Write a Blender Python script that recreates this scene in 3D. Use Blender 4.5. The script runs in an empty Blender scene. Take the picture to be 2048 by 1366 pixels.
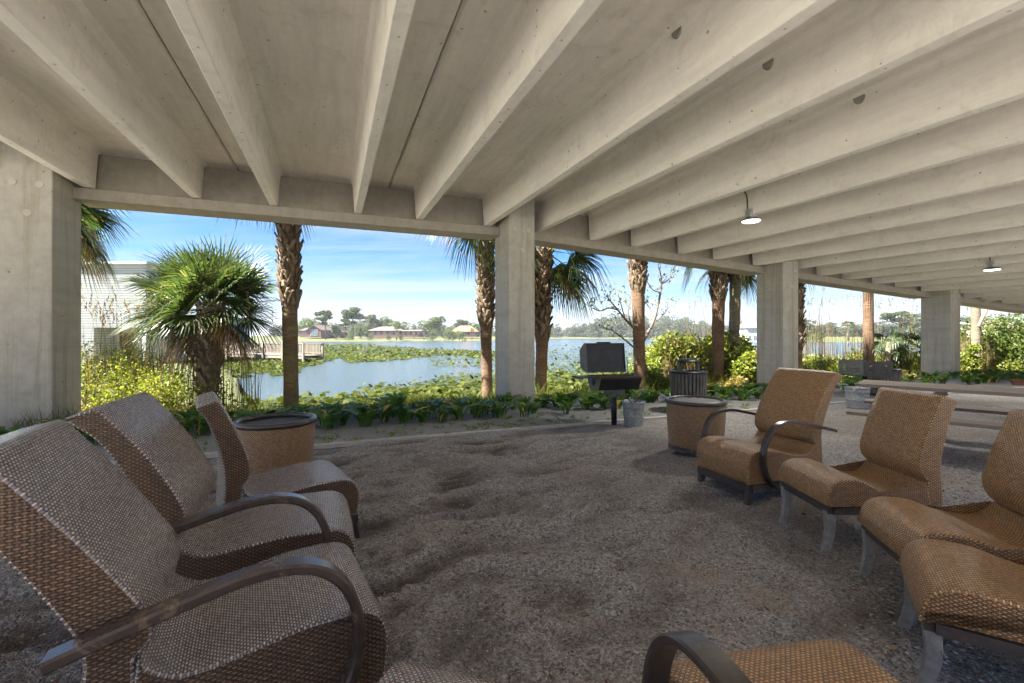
import bpy, math, random
import numpy as np
from mathutils import Vector, Matrix, noise
R = math.radians
rnd = random.Random(7)
rs = np.random.RandomState(11)
scene = bpy.context.scene
col = scene.collection

# ------------------------------------------------------------------ camera
EYE = 1.36
FPX, CX, CY = 904.0, 1024.0, 672.0          # lens of the photograph in its own pixels, used to survey the place
cam_d = bpy.data.cameras.new('camera')
cam_d.sensor_width = 36.0
cam_d.lens = 36.0 * FPX / 2048.0
cam_d.shift_y = -11.0 / 2048.0
cam_d.clip_start = 0.05
cam_d.clip_end = 6000
cam = bpy.data.objects.new('camera', cam_d)
col.objects.link(cam)
cam.location = (0, 0, EYE)
cam.rotation_euler = (R(90), 0, 0)
scene.camera = cam

# ------------------------------------------------------------------ world, sun, exposure
SUN_EL, SUN_DX, SUN_DY = R(52), -0.94, -0.36
_l = math.hypot(SUN_DX, SUN_DY)
SUN_DIR = Vector((SUN_DX / _l * math.cos(SUN_EL), SUN_DY / _l * math.cos(SUN_EL), math.sin(SUN_EL)))
world = bpy.data.worlds.new('World')
scene.world = world
world.use_nodes = True
wn, wl = world.node_tree.nodes, world.node_tree.links
wn.clear()
w_out = wn.new('ShaderNodeOutputWorld')
w_bg = wn.new('ShaderNodeBackground')
w_bg.inputs['Strength'].default_value = 0.05
sky = wn.new('ShaderNodeTexSky')
sky.sky_type = 'NISHITA'
sky.sun_disc = False
sky.sun_elevation = SUN_EL
sky.sun_rotation = math.atan2(SUN_DIR.x, SUN_DIR.y)
sky.air_density = 1.0
sky.dust_density = 0.6
sky.ozone_density = 3.0
w_tc = wn.new('ShaderNodeTexCoord')
w_sep = wn.new('ShaderNodeSeparateXYZ')
wl.new(w_tc.outputs['Generated'], w_sep.inputs[0])
def wmath(op, a, b=None, clamp=False):
    m = wn.new('ShaderNodeMath'); m.operation = op; m.use_clamp = clamp
    for i, v in enumerate((a, b)):
        if v is None: continue
        if isinstance(v, (int, float)): m.inputs[i].default_value = v
        else: wl.new(v, m.inputs[i])
    return m.outputs[0]
zc = wmath('ADD', wmath('MAXIMUM', w_sep.outputs[2], 0.0), 0.10)
w_cmb = wn.new('ShaderNodeCombineXYZ')
wl.new(wmath('DIVIDE', w_sep.outputs[0], zc), w_cmb.inputs[0])
wl.new(wmath('DIVIDE', w_sep.outputs[1], zc), w_cmb.inputs[1])
w_map = wn.new('ShaderNodeMapping')
w_map.inputs['Rotation'].default_value = (0, 0, R(20))
w_map.inputs['Scale'].default_value = (0.42, 1.25, 1.0)
wl.new(w_cmb.outputs[0], w_map.inputs[0])
w_n = wn.new('ShaderNodeTexNoise')
w_n.inputs['Scale'].default_value = 1.15
w_n.inputs['Detail'].default_value = 9
w_n.inputs['Roughness'].default_value = 0.58
w_n.inputs['Distortion'].default_value = 0.6
wl.new(w_map.outputs[0], w_n.inputs['Vector'])
w_cr = wn.new('ShaderNodeValToRGB')
w_cr.color_ramp.elements[0].position = 0.41
w_cr.color_ramp.elements[1].position = 0.72
wl.new(w_n.outputs['Fac'], w_cr.inputs[0])
w_hs = wn.new('ShaderNodeHueSaturation')
w_hs.inputs['Saturation'].default_value = 1.7
w_hs.inputs['Value'].default_value = 0.54
wl.new(sky.outputs[0], w_hs.inputs['Color'])
# thin bright cloud, denser towards the horizon
hz = wmath('POWER', wmath('SUBTRACT', 1.0, wmath('MAXIMUM', w_sep.outputs[2], 0.0)), 11.0)
fac = wmath('ADD', wmath('MULTIPLY', w_cr.outputs[0], 0.75), wmath('MULTIPLY', hz, 0.80), clamp=True)
w_mix = wn.new('ShaderNodeMix'); w_mix.data_type = 'RGBA'
wl.new(fac, w_mix.inputs['Factor'])
w_tint = wn.new('ShaderNodeMix'); w_tint.data_type = 'RGBA'; w_tint.blend_type = 'MULTIPLY'
w_tint.inputs['Factor'].default_value = 1.0; w_tint.inputs['B'].default_value = (0.80, 0.93, 1.14, 1)
wl.new(w_hs.outputs[0], w_tint.inputs['A'])
wl.new(w_tint.outputs['Result'], w_mix.inputs['A'])
w_mix.inputs['B'].default_value = (2.15, 2.4, 2.95, 1)
wl.new(w_mix.outputs['Result'], w_bg.inputs['Color'])
wl.new(w_bg.outputs[0], w_out.inputs[0])

sun_d = bpy.data.lights.new('sun', 'SUN')
sun_d.energy = 5.0
sun_d.angle = R(0.5)
sun_d.color = (1.0, 0.95, 0.86)
sun = bpy.data.objects.new('sun', sun_d)
col.objects.link(sun)
sun.rotation_euler = (-SUN_DIR).to_track_quat('-Z', 'Y').to_euler()
vs = scene.view_settings
vs.view_transform = 'Standard'
vs.look = 'None'
vs.exposure = 2.95
vs.gamma = 1.0

# ------------------------------------------------------------------ survey helpers
FX, FY = 0.9294, 0.3691                     # along the lake front of the deck; s runs this way
SX, SY = -0.3691, 0.9294                    # square to it, towards the lake; t runs this way
def fac_xy(s, t): return (SX * t + FX * s, SY * t + FY * s)
def to_st(x, y): return (FX * x + FY * y, SX * x + SY * y)
def gpt(px, py, z=0.0):
    Y = (EYE - z) * FPX / (py - CY)
    return ((px - CX) / FPX * Y, Y, z)
def dpt(px, py, Y): return ((px - CX) / FPX * Y, Y, EYE - (py - CY) / FPX * Y)

# ------------------------------------------------------------------ material helpers
def new_mat(name):
    m = bpy.data.materials.new(name); m.use_nodes = True
    nt = m.node_tree
    b = nt.nodes.get('Principled BSDF')
    return m, nt, b
def N(nt, t, **kw):
    n = nt.nodes.new('ShaderNode' + t)
    for k, v in kw.items(): setattr(n, k, v)
    return n
def L(nt, a, b): nt.links.new(a, b)
def MA(nt, op, a, b=None, c=None, clamp=False):
    m = N(nt, 'Math', operation=op); m.use_clamp = clamp
    for i, v in enumerate((a, b, c)):
        if v is None: continue
        if isinstance(v, (int, float)): m.inputs[i].default_value = v
        else: L(nt, v, m.inputs[i])
    return m.outputs[0]
def ramp(nt, fac, stops):
    r = N(nt, 'ValToRGB')
    e = r.color_ramp.elements
    while len(e) < len(stops): e.new(0.5)
    for i, (p, c) in enumerate(stops):
        e[i].position = p
        e[i].color = (c[0], c[1], c[2], 1) if isinstance(c, (tuple, list)) else (c, c, c, 1)
    L(nt, fac, r.inputs[0])
    return r.outputs[0]
def tex_noise(nt, vec, scale, detail=4, rough=0.55, dist=0.0):
    n = N(nt, 'TexNoise')
    n.inputs['Scale'].default_value = scale
    n.inputs['Detail'].default_value = detail
    n.inputs['Roughness'].default_value = rough
    n.inputs['Distortion'].default_value = dist
    if vec is not None: L(nt, vec, n.inputs['Vector'])
    return n.outputs['Fac']
def mixc(nt, f, a, b, mode='MIX'):
    m = N(nt, 'Mix', data_type='RGBA', blend_type=mode)
    if isinstance(f, (int, float)): m.inputs['Factor'].default_value = f
    else: L(nt, f, m.inputs['Factor'])
    for k, v in (('A', a), ('B', b)):
        if isinstance(v, (tuple, list)): m.inputs[k].default_value = (v[0], v[1], v[2], 1)
        else: L(nt, v, m.inputs[k])
    return m.outputs['Result']
def bump(nt, b, h, strength=0.3, dist=0.01):
    n = N(nt, 'Bump')
    n.inputs['Strength'].default_value = strength
    n.inputs['Distance'].default_value = dist
    L(nt, h, n.inputs['Height'])
    L(nt, n.outputs[0], b.inputs['Normal'])
def coords(nt, which='Object', scale=(1, 1, 1), rot=(0, 0, 0)):
    tc = N(nt, 'TexCoord')
    mp = N(nt, 'Mapping')
    mp.inputs['Scale'].default_value = scale
    mp.inputs['Rotation'].default_value = rot
    L(nt, tc.outputs[which], mp.inputs[0])
    return mp.outputs[0]
def simple(name, c, rough=0.6, metal=0.0, nscale=8.0, namp=0.25, bmp=0.15, spec=0.5):
    m, nt, b = new_mat(name)
    v = coords(nt)
    n = tex_noise(nt, v, nscale, 5)
    lo = tuple(x * (1 - namp) for x in c); hi = tuple(min(1, x * (1 + namp)) for x in c)
    L(nt, ramp(nt, n, [(0.3, lo), (0.7, hi)]), b.inputs['Base Color'])
    b.inputs['Roughness'].default_value = rough
    b.inputs['Metallic'].default_value = metal
    b.inputs['Specular IOR Level'].default_value = spec
    if bmp: bump(nt, b, tex_noise(nt, v, nscale * 6, 3), bmp, 0.004)
    return m

def concrete(name, c, holes=True, streaks=0.0):
    m, nt, b = new_mat(name)
    v = coords(nt, 'Object')
    vb = coords(nt, 'Object', scale=(1, 1, 1), rot=(0, 0, -math.atan2(SY, SX)))
    vs_ = N(nt, 'Mapping'); vs_.inputs['Scale'].default_value = (0.35, 3.0, 3.0); L(nt, vb, vs_.inputs[0])
    n1 = tex_noise(nt, v, 0.9, 6, 0.6)
    n2 = tex_noise(nt, v, 14, 6, 0.7)
    n3 = tex_noise(nt, vs_.outputs[0], 2.2, 7, 0.65)
    base = ramp(nt, n1, [(0.3, tuple(x * 0.82 for x in c)), (0.55, c), (0.75, tuple(x * 1.08 for x in c))])
    base = mixc(nt, 0.38, base, ramp(nt, n2, [(0.3, tuple(x * 0.72 for x in c)), (0.7, tuple(x * 1.16 for x in c))]))
    base = mixc(nt, 0.5, base, ramp(nt, n3, [(0.3, tuple(x * 0.74 for x in c)), (0.62, tuple(x * 1.1 for x in c))]))
    n5 = tex_noise(nt, v, 2.7, 8, 0.75, 0.8)
    base = mixc(nt, ramp(nt, n5, [(0.53, 0.0), (0.72, 0.48)]), base, (c[0] * 0.60, c[1] * 0.57, c[2] * 0.53))
    h = n2
    if holes:
        vo = N(nt, 'TexVoronoi'); vo.inputs['Scale'].default_value = 9.0; vo.inputs['Randomness'].default_value = 1.0
        vd = N(nt, 'Mapping'); L(nt, v, vd.inputs[0])
        nv = N(nt, 'TexNoise'); nv.inputs['Scale'].default_value = 25; L(nt, v, nv.inputs['Vector'])
        av = N(nt, 'VectorMath', operation='MULTIPLY_ADD'); L(nt, nv.outputs['Color'], av.inputs[0])
        av.inputs[1].default_value = (0.02, 0.02, 0.02); L(nt, v, av.inputs[2])
        L(nt, av.outputs[0], vo.inputs['Vector'])
        # only a few of the cells carry an air hole, of varying size
        sepc = N(nt, 'SeparateColor'); L(nt, vo.outputs['Color'], sepc.inputs[0])
        rad = MA(nt, 'MULTIPLY', MA(nt, 'SUBTRACT', sepc.outputs[0], 0.55, clamp=True), 0.32)
        hole = MA(nt, 'LESS_THAN', vo.outputs['Distance'], rad)
        base = mixc(nt, MA(nt, 'MULTIPLY', hole, 0.75), base, tuple(x * 0.25 for x in c))
    if streaks:
        v2 = coords(nt, 'Object', scale=(5, 5, 0.22))
        n4 = tex_noise(nt, v2, 1.6, 6, 0.7, 0.4)
        f = ramp(nt, n4, [(0.5, 0.0), (0.72, 1.0)])
        base = mixc(nt, MA(nt, 'MULTIPLY', f, streaks), base, (c[0] * 0.62, c[1] * 0.58, c[2] * 0.42))
    L(nt, base, b.inputs['Base Color'])
    b.inputs['Roughness'].default_value = 0.85
    bump(nt, b, h, 0.25, 0.006)
    return m

M = {}
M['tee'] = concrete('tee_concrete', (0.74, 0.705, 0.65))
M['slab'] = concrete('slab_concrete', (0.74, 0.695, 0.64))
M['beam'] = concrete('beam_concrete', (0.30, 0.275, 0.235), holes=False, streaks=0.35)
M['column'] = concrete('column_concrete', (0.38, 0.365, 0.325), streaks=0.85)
M['plug'] = concrete('plug_concrete', (0.44, 0.42, 0.37), holes=False)
M['curb'] = concrete('kerb_concrete', (0.50, 0.46, 0.40), holes=False)
M['pocket_shade'] = simple('pocket_shade_grey', (0.26, 0.24, 0.22), 0.9)

def wicker(name, light, dark, pitch_u=0.0085, pitch_v=0.0095, side=False, rough=0.36, spec=0.6):
    m, nt, b = new_mat(name)
    uv = N(nt, 'TexCoord').outputs['UV']
    wob = N(nt, 'TexNoise'); wob.inputs['Scale'].default_value = 9.0; L(nt, uv, wob.inputs['Vector'])
    mad = N(nt, 'VectorMath', operation='MULTIPLY_ADD')
    L(nt, wob.outputs['Color'], mad.inputs[0]); mad.inputs[1].default_value = (0.0025, 0.0025, 0); L(nt, uv, mad.inputs[2])
    sp = N(nt, 'SeparateXYZ'); L(nt, mad.outputs[0], sp.inputs[0])
    u = MA(nt, 'DIVIDE', sp.outputs[0], pitch_u)
    v = MA(nt, 'DIVIDE', sp.outputs[1], pitch_v)
    vi = MA(nt, 'FLOOR', v); ui = MA(nt, 'FLOOR', u)
    PI = math.pi
    sv = MA(nt, 'POWER', MA(nt, 'ABSOLUTE', MA(nt, 'SINE', MA(nt, 'MULTIPLY', v, PI))), 0.6)
    su = MA(nt, 'POWER', MA(nt, 'ABSOLUTE', MA(nt, 'SINE', MA(nt, 'MULTIPLY', u, PI))), 0.6)
    wu = MA(nt, 'SINE', MA(nt, 'MULTIPLY', MA(nt, 'ADD', u, vi), PI))
    ov = MA(nt, 'MULTIPLY_ADD', wu, 0.5, 0.5)            # strand j lifts over every other rib
    hA = MA(nt, 'MULTIPLY', sv, MA(nt, 'MULTIPLY_ADD', ov, 0.85, 0.15))
    hB = MA(nt, 'MULTIPLY', su, MA(nt, 'MULTIPLY_ADD', MA(nt, 'SUBTRACT', 1.0, ov), 0.45, 0.05))
    h = MA(nt, 'MAXIMUM', hA, hB)
    big = tex_noise(nt, uv, 5.0, 5, 0.6)
    strand = N(nt, 'TexWhiteNoise', noise_dimensions='2D')
    cv = N(nt, 'CombineXYZ'); L(nt, vi, cv.inputs[0]); L(nt, MA(nt, 'FLOOR', MA(nt, 'MULTIPLY', MA(nt, 'ADD', u, vi), 0.5)), cv.inputs[1])
    L(nt, cv.outputs[0], strand.inputs['Vector'])
    mid = tuple((a * 0.55 + d * 0.45) for a, d in zip(light, dark))
    colr = ramp(nt, h, [(0.30, tuple(x * 0.22 for x in dark)), (0.62, mid), (0.90, light)])
    colr = mixc(nt, MA(nt, 'MULTIPLY', big, 0.35), colr, tuple(x * 0.6 for x in mid), 'MIX')
    var = MA(nt, 'MULTIPLY_ADD', strand.outputs['Value'], 0.5, 0.72)
    vv = N(nt, 'CombineXYZ')
    for i in range(3): L(nt, var, vv.inputs[i])
    colr = mixc(nt, 1.0, colr, vv.outputs[0], 'MULTIPLY')
    L(nt, colr, b.inputs['Base Color'])
    b.inputs['Roughness'].default_value = rough
    b.inputs['Specular IOR Level'].default_value = spec
    bump(nt, b, h, 0.9, 0.005)
    return m
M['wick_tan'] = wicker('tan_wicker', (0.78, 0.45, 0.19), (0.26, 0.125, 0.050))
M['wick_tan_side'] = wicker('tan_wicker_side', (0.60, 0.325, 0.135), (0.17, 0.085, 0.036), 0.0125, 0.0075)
M['wick_brn'] = wicker('brown_wicker_sheen', (0.60, 0.48, 0.39), (0.085, 0.045, 0.028), pitch_u=0.0088, pitch_v=0.0090, rough=0.24, spec=1.0)  # light strand colour greyed and raised to carry a painted sky sheen
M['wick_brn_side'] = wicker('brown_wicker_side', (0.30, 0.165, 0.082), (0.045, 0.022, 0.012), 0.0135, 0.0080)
M['wick_drum'] = wicker('drum_wicker', (0.62, 0.37, 0.18), (0.18, 0.10, 0.055), 0.009, 0.010)

def painted(name, c, chip, amount=0.5, rough=0.35, metal=0.0):
    m, nt, b = new_mat(name)
    v = coords(nt)
    n = tex_noise(nt, v, 7, 8, 0.75, 0.5)
    n2 = tex_noise(nt, v, 30, 4)
    f = ramp(nt, n, [(amount, 0.0), (amount + 0.03, 1.0)])
    base = mixc(nt, f, ramp(nt, n2, [(0.3, tuple(x * 0.75 for x in c)), (0.7, tuple(x * 1.25 for x in c))]), chip)
    L(nt, base, b.inputs['Base Color'])
    b.inputs['Roughness'].default_value = rough
    b.inputs['Metallic'].default_value = metal
    bump(nt, b, MA(nt, 'MULTIPLY_ADD', f, -0.6, n2), 0.3, 0.002)
    return m
M['arm'] = painted('brown_painted_metal', (0.052, 0.040, 0.034), (0.20, 0.15, 0.11), 0.64, 0.30)
M['arm_worn'] = painted('worn_brown_metal', (0.062, 0.044, 0.036), (0.15, 0.095, 0.062), 0.60, 0.26)
M['frame'] = painted('frame_metal', (0.060, 0.045, 0.040), (0.22, 0.20, 0.19), 0.60, 0.5)
M['galv_leg'] = painted('peeled_leg_metal', (0.23, 0.225, 0.215), (0.10, 0.08, 0.07), 0.58, 0.55)
M['galv'] = painted('galvanised_metal', (0.36, 0.38, 0.39), (0.22, 0.20, 0.17), 0.60, 0.42, 0.5)
M['grill'] = simple('grill_black_metal', (0.016, 0.0155, 0.015), 0.42, 0.3, 12, 0.5)
M['grill_end'] = painted('grill_grey_steel', (0.10, 0.10, 0.097), (0.05, 0.035, 0.03), 0.62, 0.5, 0.3)
M['rust'] = simple('rusted_metal', (0.16, 0.075, 0.04), 0.8, 0.1, 20, 0.5)
M['ash'] = simple('grey_ash', (0.22, 0.20, 0.18), 0.95, 0, 25, 0.4, 0.5)
M['slat'] = simple('weathered_slat', (0.11, 0.10, 0.09), 0.7, 0, 9, 0.35)
M['lens'] = None
def emis(name, c, e):
    m, nt, b = new_mat(name)
    b.inputs['Base Color'].default_value = (0.8, 0.8, 0.8, 1)
    b.inputs['Emission Color'].default_value = (*c, 1)
    b.inputs['Emission Strength'].default_value = e
    return m
M['lens'] = emis('lamp_lens', (1.0, 0.97, 0.9), 1.0)
M['lamp_metal'] = simple('lamp_grey_metal', (0.20, 0.19, 0.18), 0.5, 0.3)
M['conduit'] = simple('conduit_dark', (0.06, 0.06, 0.06), 0.6)
def wood(name, c, axis_scale=(1.2, 22, 22)):
    m, nt, b = new_mat(name)
    v = coords(nt, 'Object', scale=axis_scale)
    n = tex_noise(nt, v, 1.0, 8, 0.7, 0.8)
    n2 = tex_noise(nt, coords(nt), 3.0, 4)
    base = ramp(nt, n, [(0.25, tuple(x * 0.55 for x in c)), (0.5, c), (0.8, tuple(x * 1.3 for x in c))])
    base = mixc(nt, MA(nt, 'MULTIPLY', n2, 0.35), base, tuple(x * 0.6 for x in c))
    L(nt, base, b.inputs['Base Color'])
    b.inputs['Roughness'].default_value = 0.8
    bump(nt, b, n, 0.4, 0.004)
    return m
M['wood'] = wood('weathered_wood', (0.24, 0.20, 0.165))
M['dock_wood'] = wood('dock_wood', (0.20, 0.165, 0.135), (6, 6, 1))
M['bark'] = None
def palm_trunk_mat(name, c1, c2, moss=0.0):
    m, nt, b = new_mat(name)
    v = coords(nt, 'Object', scale=(1, 1, 1))
    v2 = coords(nt, 'Object', scale=(3, 3, 14))
    n = tex_noise(nt, v2, 1.6, 7, 0.7, 0.7)
    n2 = tex_noise(nt, v, 2.5, 5)
    base = ramp(nt, n, [(0.3, tuple(x * 0.45 for x in c1)), (0.5, c1), (0.75, c2)])
    base = mixc(nt, ramp(nt, n2, [(0.42, 0.0), (0.62, 0.7)]), base, tuple(x * 0.6 for x in c1))
    if moss:
        n3 = tex_noise(nt, v, 5, 6, 0.7)
        base = mixc(nt, ramp(nt, n3, [(0.5, 0.0), (0.62, moss)]), base, (0.13, 0.15, 0.04))
    L(nt, base, b.inputs['Base Color'])
    b.inputs['Roughness'].default_value = 0.9
    bump(nt, b, n, 0.9, 0.03)
    return m
M['trunk_br'] = palm_trunk_mat('palm_trunk_brown', (0.14, 0.083, 0.047), (0.27, 0.175, 0.105))
M['trunk_moss'] = palm_trunk_mat('palm_trunk_mossy', (0.14, 0.095, 0.052), (0.28, 0.19, 0.105), 0.7)
M['trunk_gr'] = palm_trunk_mat('palm_trunk_grey', (0.17, 0.14, 0.10), (0.30, 0.255, 0.195), 0.4)

def leafmat(name, stops, rough=0.45, trans=0.35, spec=0.35):
    m, nt, b = new_mat(name)
    g = N(nt, 'NewGeometry')
    c = ramp(nt, g.outputs['Random Per Island'], stops)
    n = tex_noise(nt, coords(nt), 0.8, 3)
    c = mixc(nt, MA(nt, 'MULTIPLY', n, 0.3), c, tuple(x * 0.6 for x in stops[0][1]))
    L(nt, c, b.inputs['Base Color'])
    b.inputs['Roughness'].default_value = rough
    b.inputs['Specular IOR Level'].default_value = spec
    t = N(nt, 'BsdfTranslucent')
    mc = mixc(nt, 1.0, c, (1.3, 1.35, 0.6), 'MULTIPLY')
    L(nt, mc, t.inputs['Color'])
    mx = N(nt, 'MixShader'); mx.inputs[0].default_value = trans
    out = nt.nodes.get('Material Output')
    L(nt, b.outputs[0], mx.inputs[1]); L(nt, t.outputs[0], mx.inputs[2]); L(nt, mx.outputs[0], out.inputs[0])
    return m
M['frond'] = leafmat('green_frond', [(0, (0.028, 0.047, 0.022)), (0.5, (0.048, 0.080, 0.032)), (0.85, (0.104, 0.130, 0.046)), (1, (0.192, 0.158, 0.095))], 0.38, 0.42)
M['frond_dead'] = leafmat('dead_frond', [(0, (0.158, 0.091, 0.048)), (0.5, (0.338, 0.210, 0.110)), (1, (0.507, 0.338, 0.182))], 0.8, 0.25)
M['boot'] = leafmat('palm_boot', [(0, (0.062, 0.041, 0.026)), (0.5, (0.136, 0.096, 0.057)), (1, (0.211, 0.165, 0.109))], 0.85, 0.0)
M['boot_gr'] = leafmat('palm_boot_grey', [(0, (0.101, 0.081, 0.058)), (0.5, (0.204, 0.168, 0.124)), (1, (0.305, 0.263, 0.204))], 0.85, 0.0)
M['bush'] = leafmat('bright_bush_leaf', [(0, (0.066, 0.095, 0.016)), (0.4, (0.165, 0.214, 0.031)), (0.8, (0.280, 0.299, 0.051)), (1, (0.346, 0.282, 0.086))], 0.5, 0.5)
M['bush_dk'] = leafmat('green_bush_leaf', [(0, (0.042, 0.065, 0.014)), (0.5, (0.091, 0.131, 0.023)), (1, (0.181, 0.213, 0.049))], 0.5, 0.5)
M['bush_rd'] = leafmat('autumn_bush_leaf', [(0, (0.138, 0.065, 0.024)), (0.4, (0.204, 0.155, 0.041)), (1, (0.292, 0.259, 0.058))], 0.5, 0.5)
M['lily'] = leafmat('broad_dark_leaf', [(0, (0.054, 0.120, 0.025)), (0.6, (0.112, 0.227, 0.037)), (0.93, (0.224, 0.347, 0.062)), (1, (0.745, 0.433, 0.166))], 0.28, 0.32)
M['grass'] = leafmat('shore_grass', [(0, (0.045, 0.068, 0.009)), (0.6, (0.108, 0.135, 0.018)), (1, (0.171, 0.162, 0.045))], 0.55, 0.5)
M['weed'] = leafmat('weed_leaf', [(0, (0.108, 0.180, 0.018)), (1, (0.252, 0.324, 0.045))], 0.5, 0.3)
M['reed'] = leafmat('dry_reed', [(0, (0.099, 0.063, 0.027)), (0.6, (0.171, 0.117, 0.050)), (1, (0.225, 0.171, 0.081))], 0.8, 0.2)
M['plume'] = leafmat('reed_plume', [(0, (0.182, 0.119, 0.063)), (1, (0.322, 0.231, 0.140))], 0.8, 0.3)
M['pad'] = leafmat('lily_pad', [(0, (0.027, 0.040, 0.008)), (0.5, (0.060, 0.077, 0.013)), (1, (0.107, 0.113, 0.030))], 0.7, 0.30, 0.12)
M['tree_a'] = leafmat('pine_foliage', [(0, (0.022, 0.040, 0.011)), (0.6, (0.050, 0.079, 0.018)), (1, (0.108, 0.130, 0.036))], 0.6, 0.2)
M['tree_b'] = leafmat('oak_foliage', [(0, (0.036, 0.065, 0.013)), (0.6, (0.081, 0.131, 0.022)), (1, (0.146, 0.196, 0.044))], 0.6, 0.25)
M['tree_far'] = leafmat('far_foliage', [(0, (0.028, 0.042, 0.019)), (0.6, (0.051, 0.071, 0.028)), (1, (0.084, 0.101, 0.042))], 0.7, 0.2)
M['tree_trunk'] = simple('tree_trunk', (0.11, 0.085, 0.065), 0.9, 0, 4, 0.3)
M['branch'] = simple('bare_branch', (0.13, 0.095, 0.075), 0.85, 0, 10, 0.35)
M['debris'] = leafmat('leaf_litter', [(0, (0.10, 0.045, 0.03)), (0.6, (0.22, 0.12, 0.06)), (1, (0.48, 0.36, 0.22))], 0.8, 0.1)
M['brick'] = simple('red_brick', (0.12, 0.055, 0.045), 0.9, 0, 3, 0.2)
M['roof_tan'] = simple('tan_shingle', (0.15, 0.125, 0.10), 0.9, 0, 2, 0.2)
M['roof_red'] = simple('brown_shingle', (0.10, 0.06, 0.055), 0.9, 0, 2, 0.2)
M['roof_or'] = simple('orange_tile', (0.30, 0.13, 0.06), 0.85, 0, 2, 0.15)
M['stucco'] = simple('pale_stucco', (0.55, 0.50, 0.42), 0.9, 0, 2, 0.1)
M['white'] = simple('white_trim', (0.55, 0.55, 0.53), 0.7, 0, 2, 0.08)
M['glass'] = simple('window_glass', (0.10, 0.13, 0.16), 0.1, 0, 2, 0.2, 0)
M['terracotta'] = simple('terracotta', (0.17, 0.070, 0.04), 0.85, 0, 8, 0.2)
def siding():
    m, nt, b = new_mat('white_siding')
    sp = N(nt, 'SeparateXYZ'); L(nt, N(nt, 'TexCoord').outputs['Object'], sp.inputs[0])
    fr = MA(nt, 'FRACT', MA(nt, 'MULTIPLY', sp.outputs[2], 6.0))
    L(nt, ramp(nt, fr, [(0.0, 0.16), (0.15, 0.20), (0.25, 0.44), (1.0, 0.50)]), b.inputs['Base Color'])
    b.inputs['Roughness'].default_value = 0.7
    bump(nt, b, fr, 0.8, 0.03)
    return m
M['siding'] = siding()

def gravel_mat():
    m, nt, b = new_mat('gravel')
    tc = N(nt, 'TexCoord').outputs['Object']
    vo = N(nt, 'TexVoronoi'); vo.inputs['Scale'].default_value = 125.0; L(nt, tc, vo.inputs['Vector'])
    vo2 = N(nt, 'TexVoronoi'); vo2.inputs['Scale'].default_value = 62.0; L(nt, tc, vo2.inputs['Vector'])
    sc = N(nt, 'SeparateColor'); L(nt, vo.outputs['Color'], sc.inputs[0])
    sc2 = N(nt, 'SeparateColor'); L(nt, vo2.outputs['Color'], sc2.inputs[0])
    c1 = ramp(nt, sc.outputs[0], [(0.0, (0.07, 0.064, 0.060)), (0.4, (0.32, 0.305, 0.285)), (0.8, (0.57, 0.55, 0.52)), (0.96, (0.78, 0.76, 0.73)), (1.0, (0.26, 0.13, 0.09))])
    c2 = ramp(nt, sc2.outputs[1], [(0.0, (0.10, 0.092, 0.086)), (0.6, (0.40, 0.38, 0.355)), (0.9, (0.64, 0.62, 0.58)), (1.0, (0.28, 0.15, 0.11))])
    c = mixc(nt, 0.4, c1, c2)
    sand = tex_noise(nt, tc, 1.3, 6, 0.7, 0.4)
    fs = ramp(nt, sand, [(0.52, 0.0), (0.68, 0.75)])
    c = mixc(nt, fs, c, (0.40, 0.31, 0.225))
    dk = tex_noise(nt, tc, 0.5, 5, 0.6, 0.3)
    c = mixc(nt, ramp(nt, dk, [(0.34, 0.5), (0.52, 0.0)]), c, (0.15, 0.118, 0.095))
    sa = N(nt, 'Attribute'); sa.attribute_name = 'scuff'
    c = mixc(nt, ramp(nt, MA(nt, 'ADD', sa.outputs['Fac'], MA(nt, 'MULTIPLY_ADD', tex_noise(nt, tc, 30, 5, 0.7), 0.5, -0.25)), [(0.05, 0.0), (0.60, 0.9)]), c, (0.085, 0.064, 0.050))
    L(nt, c, b.inputs['Base Color'])
    b.inputs['Roughness'].default_value = 0.9
    h1 = MA(nt, 'MULTIPLY_ADD', vo.outputs['Distance'], -1.0, 1.0)
    h = MA(nt, 'ADD', h1, MA(nt, 'MULTIPLY', tex_noise(nt, tc, 26, 6, 0.75), 1.0))
    bump(nt, b, h, 1.0, 0.014)
    return m
M['gravel'] = gravel_mat()
def path_mat():
    m, nt, b = new_mat('packed_grit')
    tc = N(nt, 'TexCoord').outputs['Object']
    n1 = tex_noise(nt, tc, 3.0, 8, 0.7)
    n2 = tex_noise(nt, tc, 60, 5, 0.7)
    c = ramp(nt, n1, [(0.3, (0.20, 0.205, 0.195)), (0.55, (0.30, 0.305, 0.30)), (0.75, (0.40, 0.405, 0.40))])
    c = mixc(nt, 0.5, c, ramp(nt, n2, [(0.35, (0.10, 0.095, 0.09)), (0.65, (0.34, 0.33, 0.31))]))
    L(nt, c, b.inputs['Base Color'])
    b.inputs['Roughness'].default_value = 0.9
    bump(nt, b, MA(nt, 'ADD', n2, n1), 0.8, 0.012)
    return m
M['path'] = path_mat()
def ground_mat():
    m, nt, b = new_mat('ground_cover')
    tc = N(nt, 'TexCoord').outputs['Object']
    n1 = tex_noise(nt, tc, 0.15, 6, 0.6)
    n2 = tex_noise(nt, tc, 4.0, 6, 0.7)
    c = ramp(nt, n1, [(0.3, (0.05, 0.066, 0.015)), (0.55, (0.078, 0.09, 0.022)), (0.75, (0.105, 0.10, 0.04))])
    c = mixc(nt, 0.5, c, ramp(nt, n2, [(0.3, (0.035, 0.04, 0.01)), (0.7, (0.095, 0.10, 0.028))]))
    L(nt, c, b.inputs['Base Color'])
    b.inputs['Roughness'].default_value = 0.95
    bump(nt, b, n2, 0.7, 0.05)
    return m
M['ground'] = ground_mat()
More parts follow.
